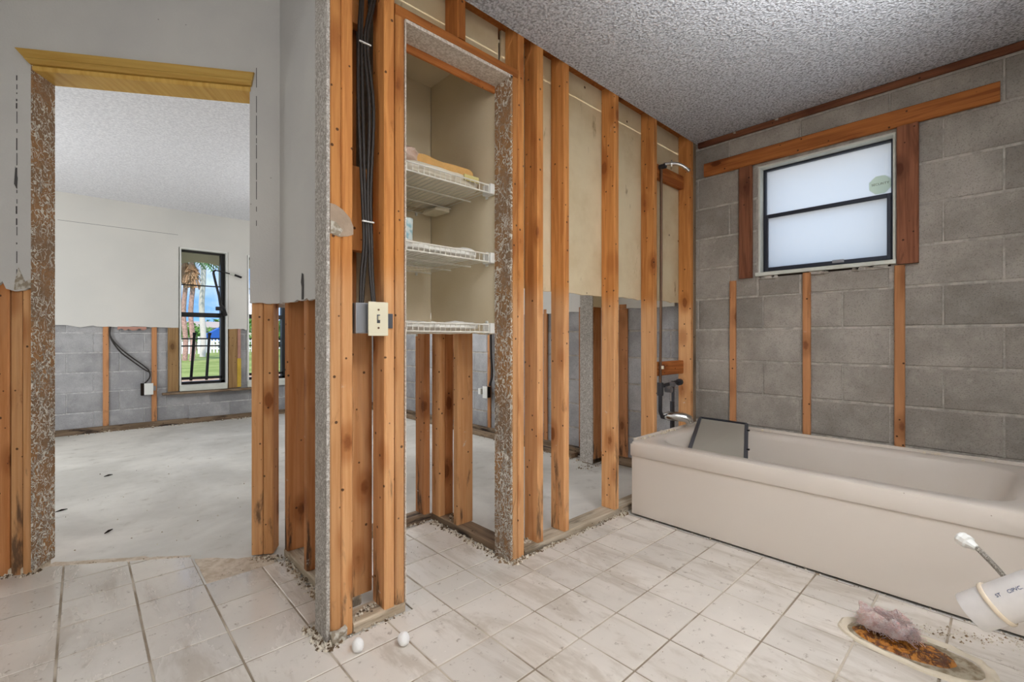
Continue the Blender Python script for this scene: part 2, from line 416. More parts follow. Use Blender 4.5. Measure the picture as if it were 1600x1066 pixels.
# ------------------------------------------------------------------ floor
floor = MB().box((-2.4, -2.1, -.16), (3.27, 6.62, -.008)).build('floor', M_SLAB); tag(floor, kind='structure')
U0, V0, PU, PV = .352, 1.133, .203, .2
AD, BD = 2.612, .614          # diagonal door wall: v = AD - BD*u on the stud faces
regions = [(-1.29, -1.85, U0, 3.6, True), (U0, -1.85, .555, V0 + 5 * PV, False), (.555, -1.85, 2.185, 1.435, False),
           (.555, 1.60, .64, V0 + 5 * PV, False), (.86, 1.435, 1.345, 2.06, False)]
def clip_half(poly, a, b, c):      # keep a*x+b*y <= c
    out = []
    for i in range(len(poly)):
        p, q = poly[i], poly[(i + 1) % len(poly)]; dp = a * p[0] + b * p[1] - c; dq = a * q[0] + b * q[1] - c
        if dp <= 0: out.append(p)
        if (dp < 0) != (dq < 0) and dp != dq:
            t = dp / (dp - dq); out.append((p[0] + (q[0] - p[0]) * t, p[1] + (q[1] - p[1]) * t))
    return out
def cell_polys(x0, y0, x1, y1):
    res = []
    for (a, b, c, d, dia) in regions:
        X0, Y0, X1, Y1 = max(a, x0), max(b, y0), min(c, x1), min(d, y1)
        if X1 - X0 < .006 or Y1 - Y0 < .006: continue
        p = [(X0, Y0), (X1, Y0), (X1, Y1), (X0, Y1)]
        if dia: p = clip_half(p, .67, 1, 2.675)
        if len(p) > 2: res.append(p)
    return res
FW = (math.cos(.820885), math.sin(.820885)); RT = (FW[1], -FW[0])
seen, rest = [], []
for i in range(-9, 10):
    for j in range(-16, 11):
        g = .0031
        ps = cell_polys(U0 + i * PU + g, V0 + j * PV + g, U0 + (i + 1) * PU - g, V0 + (j + 1) * PV - g)
        if not ps: continue
        cu, cv = U0 + (i + .5) * PU, V0 + (j + .5) * PV
        d = cu * FW[0] + cv * FW[1]; r = cu * RT[0] + cv * RT[1]
        (seen if d > 1.05 and abs(r) < 1.25 * d + .2 else rest).append((i, j, cu, cv, ps))
fullme = None
def tile_bm(m, ps, cu, cv, z0, z1, c=.0015):
    for p in ps:
        n = len(p); cx = sum(q[0] for q in p) / n; cy = sum(q[1] for q in p) / n
        sh = lambda q: (q[0] + (c if q[0] < cx else -c), q[1] + (c if q[1] < cy else -c))
        b = [(x - cu, y - cv, z0) for x, y in p]; mid = [(x - cu, y - cv, z1 - c) for x, y in p]; t = [(*[a - k for a, k in zip(sh(q), (cu, cv))], z1) for q in p]
        m.add(b + mid + t, [tuple(range(2 * n, 3 * n))] + [(i, (i + 1) % n, n + (i + 1) % n, n + i) for i in range(n)] +
              [(n + i, n + (i + 1) % n, 2 * n + (i + 1) % n, 2 * n + i) for i in range(n)])
for (i, j, cu, cv, ps) in seen:
    full = len(ps) == 1 and len(ps[0]) == 4 and abs((ps[0][2][0] - ps[0][0][0]) - (PU - .0062)) < 1e-4 and abs((ps[0][2][1] - ps[0][0][1]) - (PV - .0062)) < 1e-4 and ps[0][1][1] == ps[0][0][1]
    if full and fullme: me = fullme
    else:
        m = MB(); tile_bm(m, ps, cu, cv, -.008, 0); me = bpy.data.meshes.new('tile'); me.from_pydata(m.v, [], m.f); me.materials.append(M_TILE)
        if full: fullme = me
    o = bpy.data.objects.new('tile', me); COL.objects.link(o); o.location = (cu, cv, random.uniform(-.0006, .0004)); o.parent = floor
    o.rotation_euler = (random.uniform(-.002, .002), random.uniform(-.002, .002), 0)
m = MB()
for (i, j, cu, cv, ps) in rest: tile_bm(m, ps, 0, 0, -.008, 0)
tag(m.build('tile_field', M_TILE, floor), kind='stuff')
m = MB()
for (a, b, c, d, dia) in regions:
    p = [(a, b), (c, b), (c, d), (a, d)]
    if dia: p = clip_half(p, .67, 1, 2.665)
    m.prism([(x, y, -.009) for x, y in p], (0, 0, .0062))
m.build('grout_bed', M_GROUT, floor)

n = NT('thinset_residue', .9, .15); f = n.noise(n.pos, 26, 5, .7)
n.col(n.mix(n.ramp(f, .35, .65), lin((184, 166, 144)), lin((212, 198, 180)))); n.bump(f, .8, .006); M_THIN = n.m
m = MB(); rr = random.Random(77)
def blobpoly(pts, z, th, seed):
    q = []
    for i in range(len(pts)):
        a, b = pts[i], pts[(i + 1) % len(pts)]
        for k in range(6):
            t = k / 6; x = a[0] + (b[0] - a[0]) * t; y = a[1] + (b[1] - a[1]) * t; j = .014 * noise.noise(Vector((x * 22, y * 22, seed))); q.append((x + j, y + j, z))
    m.prism(q, (0, 0, th))
blobpoly([(.362, 2.13), (.60, 2.13), (.63, 2.22), (.50, 2.30), (.40, 2.40), (.362, 2.42)], -.0079, .0025, 3)
blobpoly([(-.12, 2.755), (.34, 2.445), (.355, 2.47), (.20, 2.60), (-.08, 2.80)], -.0079, .002, 5)
m.build('thinset_residue', M_THIN, floor)

# ------------------------------------------------------------------ ceilings
zc = 2.278
m = MB(); m.box((.6, -2.0, zc), (3.27, 1.45, zc + .05)); m.box((.6, -2.0, zc + .05), (.62, 1.45, 2.66))
ceil = m.build('ceiling', M_CEIL); tag(ceil, kind='structure')
m = MB(); m.prism([(-1.4, -2.0, 2.64), (.6, -2.0, 2.64), (.6, 1.56, 2.64), (.70, 1.56, 2.64), (.70, AD - BD * .7, 2.64), (-1.4, AD + BD * 1.4, 2.64)], (0, 0, .05))
tag(m.build('ceiling', M_CEIL), kind='structure')
m = MB(); m.prism([(-2.4, 6.62, 2.41), (-2.4, AD + BD * 2.4 + .06, 2.41), (.70, AD - BD * .70 + .06, 2.41), (.70, 1.56, 2.41), (3.27, 1.56, 2.41), (3.27, 6.62, 2.41)], (0, 0, .05))
tag(m.build('ceiling', M_BCEIL), kind='structure')
m = MB().box((.60, 1.452, 2.33), (3.27, 1.60, 2.72)); roofb = m.build('ceiling', W['stud_deep']); tag(roofb, kind='structure')

# ------------------------------------------------------------------ block walls
blk_cache = {}
def block_mesh(L, H, mat):
    k = (round(L, 2), round(H, 2), mat.name)
    if k not in blk_cache:
        L, H = k[0], k[1]
        m = MB(); a, b, c = L / 2, H / 2, .004
        m.add([(-a, .012, -b), (a, .012, -b), (a, .012, b), (-a, .012, b), (-a, 0, -b), (a, 0, -b), (a, 0, b), (-a, 0, b),
               (-a + c, -.003, -b + c), (a - c, -.003, -b + c), (a - c, -.003, b - c), (-a + c, -.003, b - c)],
              [(8, 9, 10, 11), (4, 5, 9, 8), (5, 6, 10, 9), (6, 7, 11, 10), (7, 4, 8, 11), (0, 1, 5, 4), (1, 2, 6, 5), (2, 3, 7, 6), (3, 0, 4, 7)])
        me = bpy.data.meshes.new('concrete_block'); me.from_pydata(m.v, [], m.f); me.materials.append(mat); blk_cache[k] = me
    return blk_cache[k]
def blocks(parent, axis, plane, s0, s1, rows, jA, holes, mat):
    """axis 'v': wall plane at u=plane facing -u (s runs along v); axis 'u': wall plane at v=plane facing -v (s runs along u)"""
    H = .2032
    for r in rows:
        z0, z1 = r * H, (r + 1) * H
        off = jA if r % 2 == 1 else jA - .2032
        k0 = int(math.floor((s0 - off) / .4064)); k1 = int(math.ceil((s1 - off) / .4064))
        for k in range(k0, k1):
            a, b = max(s0, off + k * .4064), min(s1, off + (k + 1) * .4064)
            pieces = [(a, b, z0, z1)]
            for (ha, hb, hz0, hz1) in holes:
                new = []
                for (p, q, y0, y1) in pieces:
                    if q <= ha or p >= hb or y1 <= hz0 or y0 >= hz1: new.append((p, q, y0, y1)); continue
                    if p < ha: new.append((p, ha, y0, y1))
                    if q > hb: new.append((hb, q, y0, y1))
                    m0, m1 = max(p, ha), min(q, hb)
                    if y0 < hz0: new.append((m0, m1, y0, hz0))
                    if y1 > hz1: new.append((m0, m1, hz1, y1))
                pieces = new
            for (p, q, y0, y1) in pieces:
                if q - p < .035 or y1 - y0 < .03: continue
                me = block_mesh(q - p - .010, y1 - y0 - .010, mat)
                o = bpy.data.objects.new('concrete_block', me); COL.objects.link(o)
                j = random.uniform(-.0012, .0008)
                if axis == 'v': o.location = (plane + j, (p + q) / 2, (y0 + y1) / 2); o.rotation_euler = (0, 0, R(-90))
                else: o.location = ((p + q) / 2, plane + j, (y0 + y1) / 2)
                o.parent = parent

UB = 3.07
WV0, WV1, WZ0, WZ1 = .396, 1.057, 1.345, 2.02      # bathroom window opening
m = MB()
m.box((UB + .001, -2.1, -.16), (UB + .2, WV0, 2.7)); m.box((UB + .001, WV1, -.16), (UB + .2, 6.62, 2.7))
m.box((UB + .002, WV0, -.16), (UB + .2, WV1, WZ0)); m.box((UB + .002, WV0, WZ1), (UB + .2, WV1, 2.7))
wr = m.build('wall_right', M_MORT); tag(wr, kind='structure')
blocks(wr, 'v', UB, -.44, 1.52, range(0, 12), .217, [(WV0 - .004, WV1 + .004, WZ0, WZ1 + .004)], M_BLK)
blocks(wr, 'v', UB, 1.52, 6.42, range(0, 6), .217, [], M_BLK2)
# strip of drywall edge and ledger under the bathroom ceiling
hboard('ledger', (UB - .012, -.44), (UB - .012, 1.43), 2.240, 2.276, .024, W['redboard'], wr)
for i in range(9):
    v = random.uniform(-.2, 1.35)
    MB().box((UB - .03, v, 2.262), (UB - .022, v + random.uniform(.008, .02), 2.272)).build('plaster_crumb', M_GYP, wr) if i < 3 else None
UF = UB - .012
for (va, vb, zt, zb) in ((1.185, 1.223, 1.325, .40), (.772, .812, 1.335, .40), (.358, .400, 1.33, .40)):
    stud_box('furring_strip', UF - .012, UF + .008, va, vb, zb, zt, W['furring'], wr, lean=0)
# boards round the window
timber('window_header_board', (UF - .008, .026, 2.078), (UF - .008, 1.385, 2.078), (0, 0, 1), .086, .028, W['board'], wr)
stud_box('window_side_board', UF - .016, UF + .006, 1.085, 1.165, 1.335, 2.034, W['redboard'], wr)
stud_box('window_side_board', UF - .018, UF + .008, .305, .390, 1.335, 2.034, W['redboard'], wr)
# corner pieces between the stud wall and the block wall
stud_box('corner_strip', 3.035, 3.068, 1.452, 1.476, .0, 2.275, W['grey'], wr)

# --- bathroom window
win = empty('window_1', (UB + .06, .72, 1.68), kind='structure')
m = MB(); t_ = .012
m.box((UB - .004, WV0, WZ1 - t_), (UB + .085, WV1, WZ1)); m.box((UB - .004, WV0, WZ0), (UB + .085, WV0 + t_, WZ1 - t_)); m.box((UB - .004, WV1 - t_, WZ0), (UB + .085, WV1, WZ1 - t_))
m.build('reveal', M_LIME, win, bevel=.002)
m = MB().box((UB - .022, WV0 - .004, WZ0 - .004), (UB + .085, WV1 + .012, WZ0 + .018)); m.build('sill', M_LIME, win, bevel=.003)
fx = UB + .05
def ring(m, x0, x1, a, b, z0, z1, wl, wt):
    m.box((x0, a, z0), (x1, a + wl, z1)); m.box((x0, b - wl, z0), (x1, b, z1)); m.box((x0, a + wl, z0), (x1, b - wl, z0 + wt)); m.box((x0, a + wl, z1 - wt), (x1, b - wl, z1))
m = MB(); ring(m, fx, fx + .045, WV0 + t_, WV1 - t_, WZ0 + .018, WZ1 - t_, .014, .012); m.build('frame', M_BRONZE, win, bevel=.0015)
m = MB(); ring(m, fx - .012, fx + .012, WV0 + t_ + .012, WV1 - t_ - .012, WZ0 + .028, 1.722, .018, .022); m.build('lower_sash', M_BRONZE, win, bevel=.0015)
MB().box((fx + .014, WV0 + .03, 1.698), (fx + .034, WV1 - .03, 1.722)).build('meeting_rail', M_BRONZE, win)
MB().box((fx - .016, .625, WZ0 + .036), (fx - .011, .68, WZ0 + .054)).build('sash_pull', M_STEEL, win, bevel=.001)
p1 = MB().box((fx - .002, WV0 + .04, WZ0 + .05), (fx + .001, WV1 - .04, 1.700)).build('pane', M_FROST, win)
p2 = MB().box((fx + .022, WV0 + .024, 1.715), (fx + .025, WV1 - .024, WZ1 - .022)).build('pane', M_FROST, win)
m = MB(); cy, cz, rr_ = .470, 1.782, .052
pts = [(fx + .0185, cy + rr_ * math.cos(R(22.5 + 45 * k)), cz + rr_ * math.sin(R(22.5 + 45 * k))) for k in range(8)]
m.prism(pts, (.001, 0, 0)); stk = m.build('sticker', None, p2)
sm_ = bpy.data.materials.new('faded_sticker'); sm_.use_nodes = True; t_ = sm_.node_tree; t_.nodes.clear(); o_ = t_.nodes.new('ShaderNodeOutputMaterial'); tr_ = t_.nodes.new('ShaderNodeBsdfTranslucent'); tr_.inputs[0].default_value = lin((232, 236, 222)); t_.links.new(tr_.outputs[0], o_.inputs[0]); stk.data.materials.append(sm_)
STICKER = (stk, cy, cz)
# remains of mortar under the sill
MORTAR_LUMPS = [(1.0, .05), (.735, .045), (.50, .075)]

def text3d(body, size, mat, parent, mw, name='lettering', ext=.0004):
    cu = bpy.data.curves.new(name, 'FONT'); cu.body = body; cu.size = size; cu.extrude = ext; cu.align_x = 'CENTER'; cu.align_y = 'CENTER'
    t = bpy.data.objects.new(name, cu); COL.objects.link(t)
    bpy.context.view_layer.update()
    me = bpy.data.meshes.new_from_object(t.evaluated_get(bpy.context.evaluated_depsgraph_get()))
    bpy.data.objects.remove(t); me.materials.clear(); me.materials.append(mat); me.name = name
    o = bpy.data.objects.new(name, me); COL.objects.link(o); o.matrix_world = mw
    if parent is not None: o.parent = parent; o.matrix_parent_inverse = wmat(parent).inverted()
    return o
mw_ = Matrix(((0, 0, -1, fx + .0175), (-1, 0, 0, STICKER[1]), (0, 1, 0, STICKER[2] + .004), (0, 0, 0, 1)))
text3d('SECURITY', .017, plain('faded_print', (120, 120, 96), .8, .1), STICKER[0], mw_)

# ------------------------------------------------------------------ bedroom far wall
VF = 6.42
w1 = (.815, 1.285, .415, 1.995); w2 = (1.50, 1.97, .43, 1.985)
m = MB(); xs = [(-2.4, w1[0], None), (w1[0], w1[1], w1), (w1[1], w2[0], None), (w2[0], w2[1], w2), (w2[1], 3.27, None)]
for a, b, hh in xs:
    if hh is None: m.box((a, VF + .002, -.16), (b, VF + .2, 2.7))
    else: m.box((a, VF + .002, -.16), (b, VF + .2, hh[2])); m.box((a, VF + .002, hh[3]), (b, VF + .2, 2.7))
wf = m.build('wall_far', M_MORT2); tag(wf, kind='structure')
blocks(wf, 'u', VF, -2.2, 3.06, range(0, 6), .30, [w1, w2], M_BLK2)
for a, b in ((.165, .212), (.566, .612), (-.52, -.475), (-1.2, -1.155), (2.30, 2.345)):
    stud_box('furring_strip', a, b, VF - .022, VF - .003, .035, 1.14, W['furring'], wf)
for a, b, z1 in ((-2.2, .9, .05), (.9, 3.0, .045)):
    hboard('base_strip', (a, VF - .03), (b, VF - .03), -.008, z1, .05, W['grey'], wf)
stud_box('window_side_board', .708, .806, VF - .035, VF - .004, .365, 1.14, W['aged'], wf)
stud_box('window_side_board', 1.297, 1.39, VF - .035, VF - .004, .365, 1.14, W['aged'], wf)
stud_box('pink_board', 1.392, 1.428, VF - .03, VF - .004, .40, 1.12, M_PINK, wf)
MB().box((1.388, VF - .036, .37), (1.43, VF - .03, .72)).build('foam_strip', M_YEL, wf, bevel=.003)
timber('sill_board', (.655, VF - .055, .345), (1.60, VF - .055, .345), (0, 1, 0), .09, .022, W['grey'], wf)
out = [(-2.2, 2.41)] + torn(-2.2, .09, 1.10, 24, .008, 3, [(-.02, .12, .035)]) + torn(.12, .80, 1.085, 14, .006, 4) + [(.806, 1.08), (.806, 1.995), (1.29, 1.995), (1.29, 1.075)] + torn(1.30, 1.485, 1.07, 6, .01, 5) + [(1.495, 1.07), (1.495, 1.985), (1.975, 1.985), (1.975, 1.09), (3.03, 1.09), (3.03, 2.41)]
sheet('drywall', (0, VF - .037), (1, 0), (0, -1), out, .014, M_BDRY, wf)
sheet('removed_valance_outline', (0, VF - .0372), (1, 0), (0, -1), [(-.17, 2.13), (.80, 2.13), (.80, 2.127), (-.17, 2.127)], .001, M_MARK, wf)
sheet('pink_paper_tear', (0, VF - .0385), (1, 0), (0, -1), [(.28, 1.085)] + torn(.28, .52, 1.055, 8, .012, 8) + [(.52, 1.085)], .003, M_PINK, wf)

def bed_window(name, w, full):
    a, b, z0, z1 = w
    r = empty(name, ((a + b) / 2, VF + .08, z0), kind='structure')
    m = MB(); ring3 = lambda y0, y1, A, B, Z0, Z1, wl, wt: (m.box((A, y0, Z0), (A + wl, y1, Z1)), m.box((B - wl, y0, Z0), (B, y1, Z1)), m.box((A + wl, y0, Z0), (B - wl, y1, Z0 + wt)), m.box((A + wl, y0, Z1 - wt), (B - wl, y1, Z1)))
    ring3(VF - .045, VF + .09, a, b, z0, z1, .014, .016); m.build('white_reveal', M_WHITE, r)
    m = MB(); A, B = a + .012, b - .014
    m.box((A, VF + .03, z0 + .015), (A + .014, VF + .10, z1 - .03)); m.box((B - .045, VF + .02, z0 + .015), (B, VF + .10, z1 - .03))
    m.box((A, VF + .02, z0 + .012), (B, VF + .10, z0 + .045)); m.box((A, VF + .03, z1 - .035), (B, VF + .09, z1 - .016)); m.build('frame', M_BLACK, r)
    MB().box((A + .012, VF + .03, 1.21), (B - .02, VF + .07, 1.262)).build('meeting_rail', M_BLACK, r)
    MB().box((A + .012, VF + .055, 1.575), (B - .02, VF + .07, 1.588)).build('muntin', M_BLACK, r)
    MB().box((A + .012, VF + .02, z0 + .07), (B - .03, VF + .045, z0 + .10)).build('lower_rail', M_BLACK, r)
    MB().box((A + .01, VF + .062, 1.262), (B - .02, VF + .065, z1 - .03)).build('pane', M_GLASS, r)
    # security grille of two rails and two bars, bent out of true
    g = empty('security_grille', ((a + b) / 2, VF + .15, z0), label=full, cat='grille')
    for z in (.958, .872): MB().box((a + .005, VF + .145, z - .008), (b - .045, VF + .165, z + .008)).build('rail', M_BLACK, g)
    for x0, x1 in ((.13, .165), (.285, .315)):
        m = MB().tube([(a + x0, VF + .135, z0 + .05), (a + x1, VF + .135, 1.02)], .015, 8); m.tube([(a + x1, VF + .135, 1.0), (a + x1 + .003, VF + .135, 1.03)], .02, 8); m.build('bar', M_BLACK, g)
    # stucco arch of the porch outside
    return r
bed_window('window_2', w1, 'bent black security grille outside the bedroom window framed by board and pink strip')
bed_window('window_3', w2, 'black security grille outside the second bedroom window, mostly hidden by the wall edge')
for nm, w, lb in (('porch_arch', w1, 'yellow stucco arch outside the top of the bedroom window left of the stud pair'), ('porch_arch', w2, 'yellow stucco arch outside the second, mostly hidden bedroom window')):
    a, b = w[0] - .25, w[1] + .25; cx = (w[0] + w[1]) / 2 + .02
    pts = [(a, VF + .215, 2.6), (a, VF + .215, 1.60)] + [(cx - .31 * math.cos(R(t)), VF + .215, 1.74 + .145 * math.sin(R(t))) for t in range(0, 181, 12)] + [(b, VF + .215, 1.60), (b, VF + .215, 2.6)]
    m = MB(); m.prism(pts, (0, .06, 0)); o = m.build(nm, M_OUT, loc=(cx, VF + .215, 1.6)); tag(o, lb, 'arch')
MB().box((w1[0] + .0, VF - .05, .36), (w1[1], VF + .10, .43)).build('sill', M_LIME, bpy.data.objects['window_2'], bevel=.006)
MB().box((w2[0] + .0, VF - .05, .36), (w2[1], VF + .10, .44)).build('sill', M_LIME, bpy.data.objects['window_3'], bevel=.006)
# bent arm of a broken window fitting
V_ = VF - .075
ar = MB().tube([(1.262, V_ + .03, 1.235), (1.232, V_, 1.32), (1.205, V_, 1.36), (1.19, V_, 1.46), (1.155, V_, 1.62), (1.135, V_, 1.72), (1.135, V_, 1.745), (1.16, V_, 1.765)], [.022, .020, .016, .013, .013, .013, .012, .010], 8).build('window_fitting', M_BLACK, loc=(1.26, V_, 1.24))
tag(ar, 'bent black metal arm hanging in front of the bedroom window', 'bracket')
MB().tube([(1.15, V_, 1.762), (1.30, V_, 1.735)], .007, 8).build('rod', M_BLACK, ar)
MB().tube([(1.30, V_, 1.735), (1.35, V_, 1.725)], .009, 8).build('joint', M_LIME, ar)
MB().tube([(1.35, V_, 1.725), (1.425, V_, 1.70)], .013, 8).build('handle', M_BLACK, ar)
MB().box((1.155, V_ - .01, 1.29), (1.235, V_ + .01, 1.335)).build('latch', M_BLACK, ar, bevel=.006)

# bedroom outlet and its two cables
ob = empty('outlet_box', (.53, VF - .04, .41), label='loose white outlet box hanging on a bedroom furring strip left of the window', cat='outlet')
MB().box((.47, VF - .075, .345), (.525, VF - .02, .475)).build('box', M_DARK, ob, bevel=.004)
MB().box((.497, VF - .085, .35), (.575, VF - .074, .475)).build('cover', M_WHITE, ob, bevel=.003)
MB().box((.578, VF - .045, .39), (.60, VF - .03, .44)).build('bracket', M_STEEL, ob, bevel=.002)
for k, (dz, lb) in enumerate(((0, 'black cable drooping to the bedroom outlet, upper of the pair'), (-.035, 'black cable drooping to the bedroom outlet, lower of the pair'))):
    p = rnd_path([(.222 + k * .004, VF - .03, 1.10), (.225, VF - .032, .98 + dz * .3), (.30, VF - .032, .86 + dz), (.40, VF - .034, .755 + dz), (.50, VF - .036, .66 + dz), (.545, VF - .036, .60 + dz * .3), (.545, VF - .038, .53), (.50, VF - .045, .47)], 5)
    tag(MB().tube(p, .0065, 8).build('cable', M_CABLE, loc=(.222, VF - .03, 1.1), smooth=True), lb, 'cable', 'cables on the bedroom wall')

# ------------------------------------------------------------------ exterior wall inside the bedroom (parts of wall_right)
out = [(1.60, 2.41)] + torn(1.60, 6.36, 1.185, 40, .006, 9) + [(6.36, 2.41)]
sheet('drywall', (UB - .022, 0), (0, 1), (-1, 0), out, .014, M_BDRY, wr)
for a, b in ((1.985, 2.06), (2.415, 2.455), (2.815, 2.86), (3.60, 3.645), (4.25, 4.29), (5.0, 5.04), (5.7, 5.74)):
    stud_box('furring_strip', UB - .022, UB - .003, a, b, .03, 1.22, W['furring'], wr)
hboard('base_strip', (UB - .035, 1.60), (UB - .035, 6.38), -.008, .05, .06, W['grey'], wr)
hboard('base_strip', (UB - .14, 2.4), (UB - .14, 6.3), -.008, .03, .08, W['grey'], wr)
ob = empty('outlet_box', (UB - .03, 3.62, .41), label='white outlet hanging on a furring strip seen through the closet opening', cat='outlet')
MB().box((UB - .075, 3.58, .36), (UB - .030, 3.64, .47)).build('box', M_DARK, ob, bevel=.003)
MB().box((UB - .085, 3.575, .355), (UB - .075, 3.645, .475)).build('cover', M_WHITE, ob, bevel=.003)
MB().box((UB - .10, 3.66, .39), (UB - .06, 3.70, .45)).build('receptacle', M_WHITE, ob, bevel=.004)
tag(MB().tube(rnd_path([(UB - .028, 3.585, 1.2), (UB - .028, 3.58, .85), (UB - .03, 3.56, .6), (UB - .04, 3.585, .48)], 5), .012, 8).build('cable', M_CABLE, loc=(UB - .028, 3.585, 1.2), smooth=True), 'black cable running down to the outlet seen through the closet opening', 'cable')
# stub wall of the bedroom closet
ws = empty('wall_stub', (2.95, 2.22, 0), kind='structure')
MB().box((2.855, 2.165, 0), (2.866, 2.285, 2.40)).build('jamb_face', M_GJAMB, ws)
for a in (2.868, 2.91, 2.952): stud_box('stud', a, a + .039, 2.18, 2.27, 0, 2.40, W['stud_deep'], ws)
MB().box((2.868, 2.166, 1.20), (3.04, 2.178, 2.40)).build('drywall', M_CLOS, ws)
hboard('bottom_plate', (2.86, 2.225), (3.03, 2.225), -.008, .03, .09, W['grey'], ws)

# ------------------------------------------------------------------ other bedroom walls and the unseen bathroom walls
tag(MB().box((-2.4, 3.9, -.16), (-2.2, 6.62, 2.7)).build('wall_bedroom_left', M_BDRY), kind='structure')
tag(MB().box((-1.4, -2.0, -.16), (-1.3, AD + BD * 1.3 + .02, 2.7)).build('wall_left', M_DRY), kind='structure')
tag(MB().box((-1.4, -2.1, -.16), (3.27, -2.0, 2.7)).build('wall_back', M_TILEWALL), kind='structure')
tag(MB().box((1.55, -.56, -.008), (3.07, -.45, zc)).build('wall_plumbing', M_TILEWALL), kind='structure')

# ------------------------------------------------------------------ diagonal door wall
LD = math.hypot(1, BD); DU = (1 / LD, -BD / LD); DN = (-BD / LD, -1 / LD)      # along the wall to the right; normal towards the bathroom
wd = empty('wall_door', (.2, 2.49, 0), kind='structure')
def dpt(s, off=0, o=(0, AD)):      # s = 0 where u = 0
    return (o[0] + DU[0] * s + DN[0] * off, o[1] + DU[1] * s + DN[1] * off)
sL, sR, sC = -.163, .650, .772      # left edge, right edge of the opening; corner to the return wall
tear = [(-.60, .03, .0)]
out = [(-1.7, 2.64)] + torn(-1.7, -.30, 1.165, 26, .004, 11) + [(-.275, 1.17), (-.262, 1.185), (-.25, 1.155), (-.22, 1.145), (-.19, 1.15), (sL, 1.165), (sL, 2.075), (sR - .008, 2.075), (sR - .008, 1.11)] + torn(sR + .01, sC - .005, 1.112, 7, .004, 12) + [(sC + .003, 1.115), (sC + .003, 2.64)]
sheet('drywall', dpt(0, .013), DU, DN, out, .012, M_DRY, wd)
# the back of the wall, seen from the bedroom
out = [(-2.6, 2.41), (-2.6, 1.15), (sL, 1.15), (sL, 2.06), (sR, 2.06), (sR, 1.10), (sC, 1.10), (sC, 2.41)]
sheet('drywall', dpt(0, -.092), DU, (-DN[0], -DN[1]), out, -.012, M_BDRY, wd)
def dstud(s0, s1, z0, z1, mat, off0=0, off1=-.089, name='stud'):
    sc = (s0 + s1) / 2; oc = (off0 + off1) / 2
    return timber(name, (*dpt(sc, oc), z0), (*dpt(sc, oc), z1), (DU[0], DU[1], 0), s1 - s0, abs(off1 - off0), mat, wd)
for a, b, mt in ((-.205, -.168, 'stud'), (-.245, -.207, 'stud'), (-.36, -.25, 'stud_deep'), (-.78, -.742, 'stud'), (-1.2, -1.16, 'stud')):
    dstud(a, b, .0, 2.6, W[mt])
dstud(sR - .006, sR + .040, .0, 2.6, W['stud']); dstud(sR + .042, sR + .083, .0, 2.6, W['stud'])
hb = timber('header', (*dpt((sL + sR) / 2 - .003, -.045), 2.12), (*dpt((sL + sR) / 2 - .003, -.045), 2.30), (DU[0], DU[1], 0), sR - sL - .012, .085, W['stud_deep'], wd)
# bottom plates
for a, b in ((-1.6, -.165), (sR - .01, sR + .09)):
    timber('bottom_plate', (*dpt(a, -.045), .010), (*dpt(b, -.045), .010), (0, 0, 1), .036, .088, W['plate'], wd) if a < 0 else None
# jamb face at the left side of the opening
m = MB(); p = [dpt(sL - .002, .014), dpt(sL + .006, .014), dpt(sL + .006, -.10), dpt(sL - .002, -.10)]
m.prism([(*q, .02) for q in p], (0, 0, 2.06)); m.build('jamb_face', M_JAMB, wd)
m = MB(); p = [dpt(sR - .006, -.090), dpt(sR + .0, -.090), dpt(sR + .0, -.10), dpt(sR - .006, -.10)]
m.prism([(*q, 1.10) for q in p], (0, 0, .98)); m.build('jamb_edge', M_BDRY, wd)
# dashed dark caulk lines left where the side casings were pulled off
rr = random.Random(5)
m = MB()
z = 1.2
while z < 2.0:
    L = rr.uniform(.006, .05)
    for s in (sL - .052,):
        q = dpt(s + rr.uniform(-.0015, .0015), .0132); q2 = dpt(s + .0035, .0132)
        m.prism([(*q, z), (*q2, z), (*q2, z + L), (*q, z + L)], (DN[0] * .0008, DN[1] * .0008, 0))
    z += L + rr.uniform(.004, .03)
z = 1.45
while z < 2.06:
    L = rr.uniform(.02, .09); q = dpt(sR + .018, .0132); q2 = dpt(sR + .0205, .0132)
    m.prism([(*q, z), (*q2, z), (*q2, z + L), (*q, z + L)], (DN[0] * .0008, DN[1] * .0008, 0)); z += L + rr.uniform(.006, .04)
m.build('caulk_marks', M_MARK, wd)
m = MB(); s = sL - .052
m.prism([(*dpt(s - .004, .0132), 1.185), (*dpt(s - .006, .0132), 1.15), (*dpt(sL - .002, .0132), 1.16), (*dpt(sL - .002, .0132), 1.195), (*dpt(s + .03, .0132), 1.185), (*dpt(s + .008, .0132), 1.24)], (DN[0] * .002, DN[1] * .002, 0)); m.build('torn_paper_patch', M_MARK if False else M_GYP, wd)
m = MB(); s = sL - .055
m.prism([(*dpt(s - .004, .0132), 1.575), (*dpt(s + .006, .0132), 1.555), (*dpt(s + .008, .0132), 1.60), (*dpt(s, .0132), 1.645)], (DN[0] * .001, DN[1] * .001, 0)); m.build('chip_mark', M_MARK, wd)
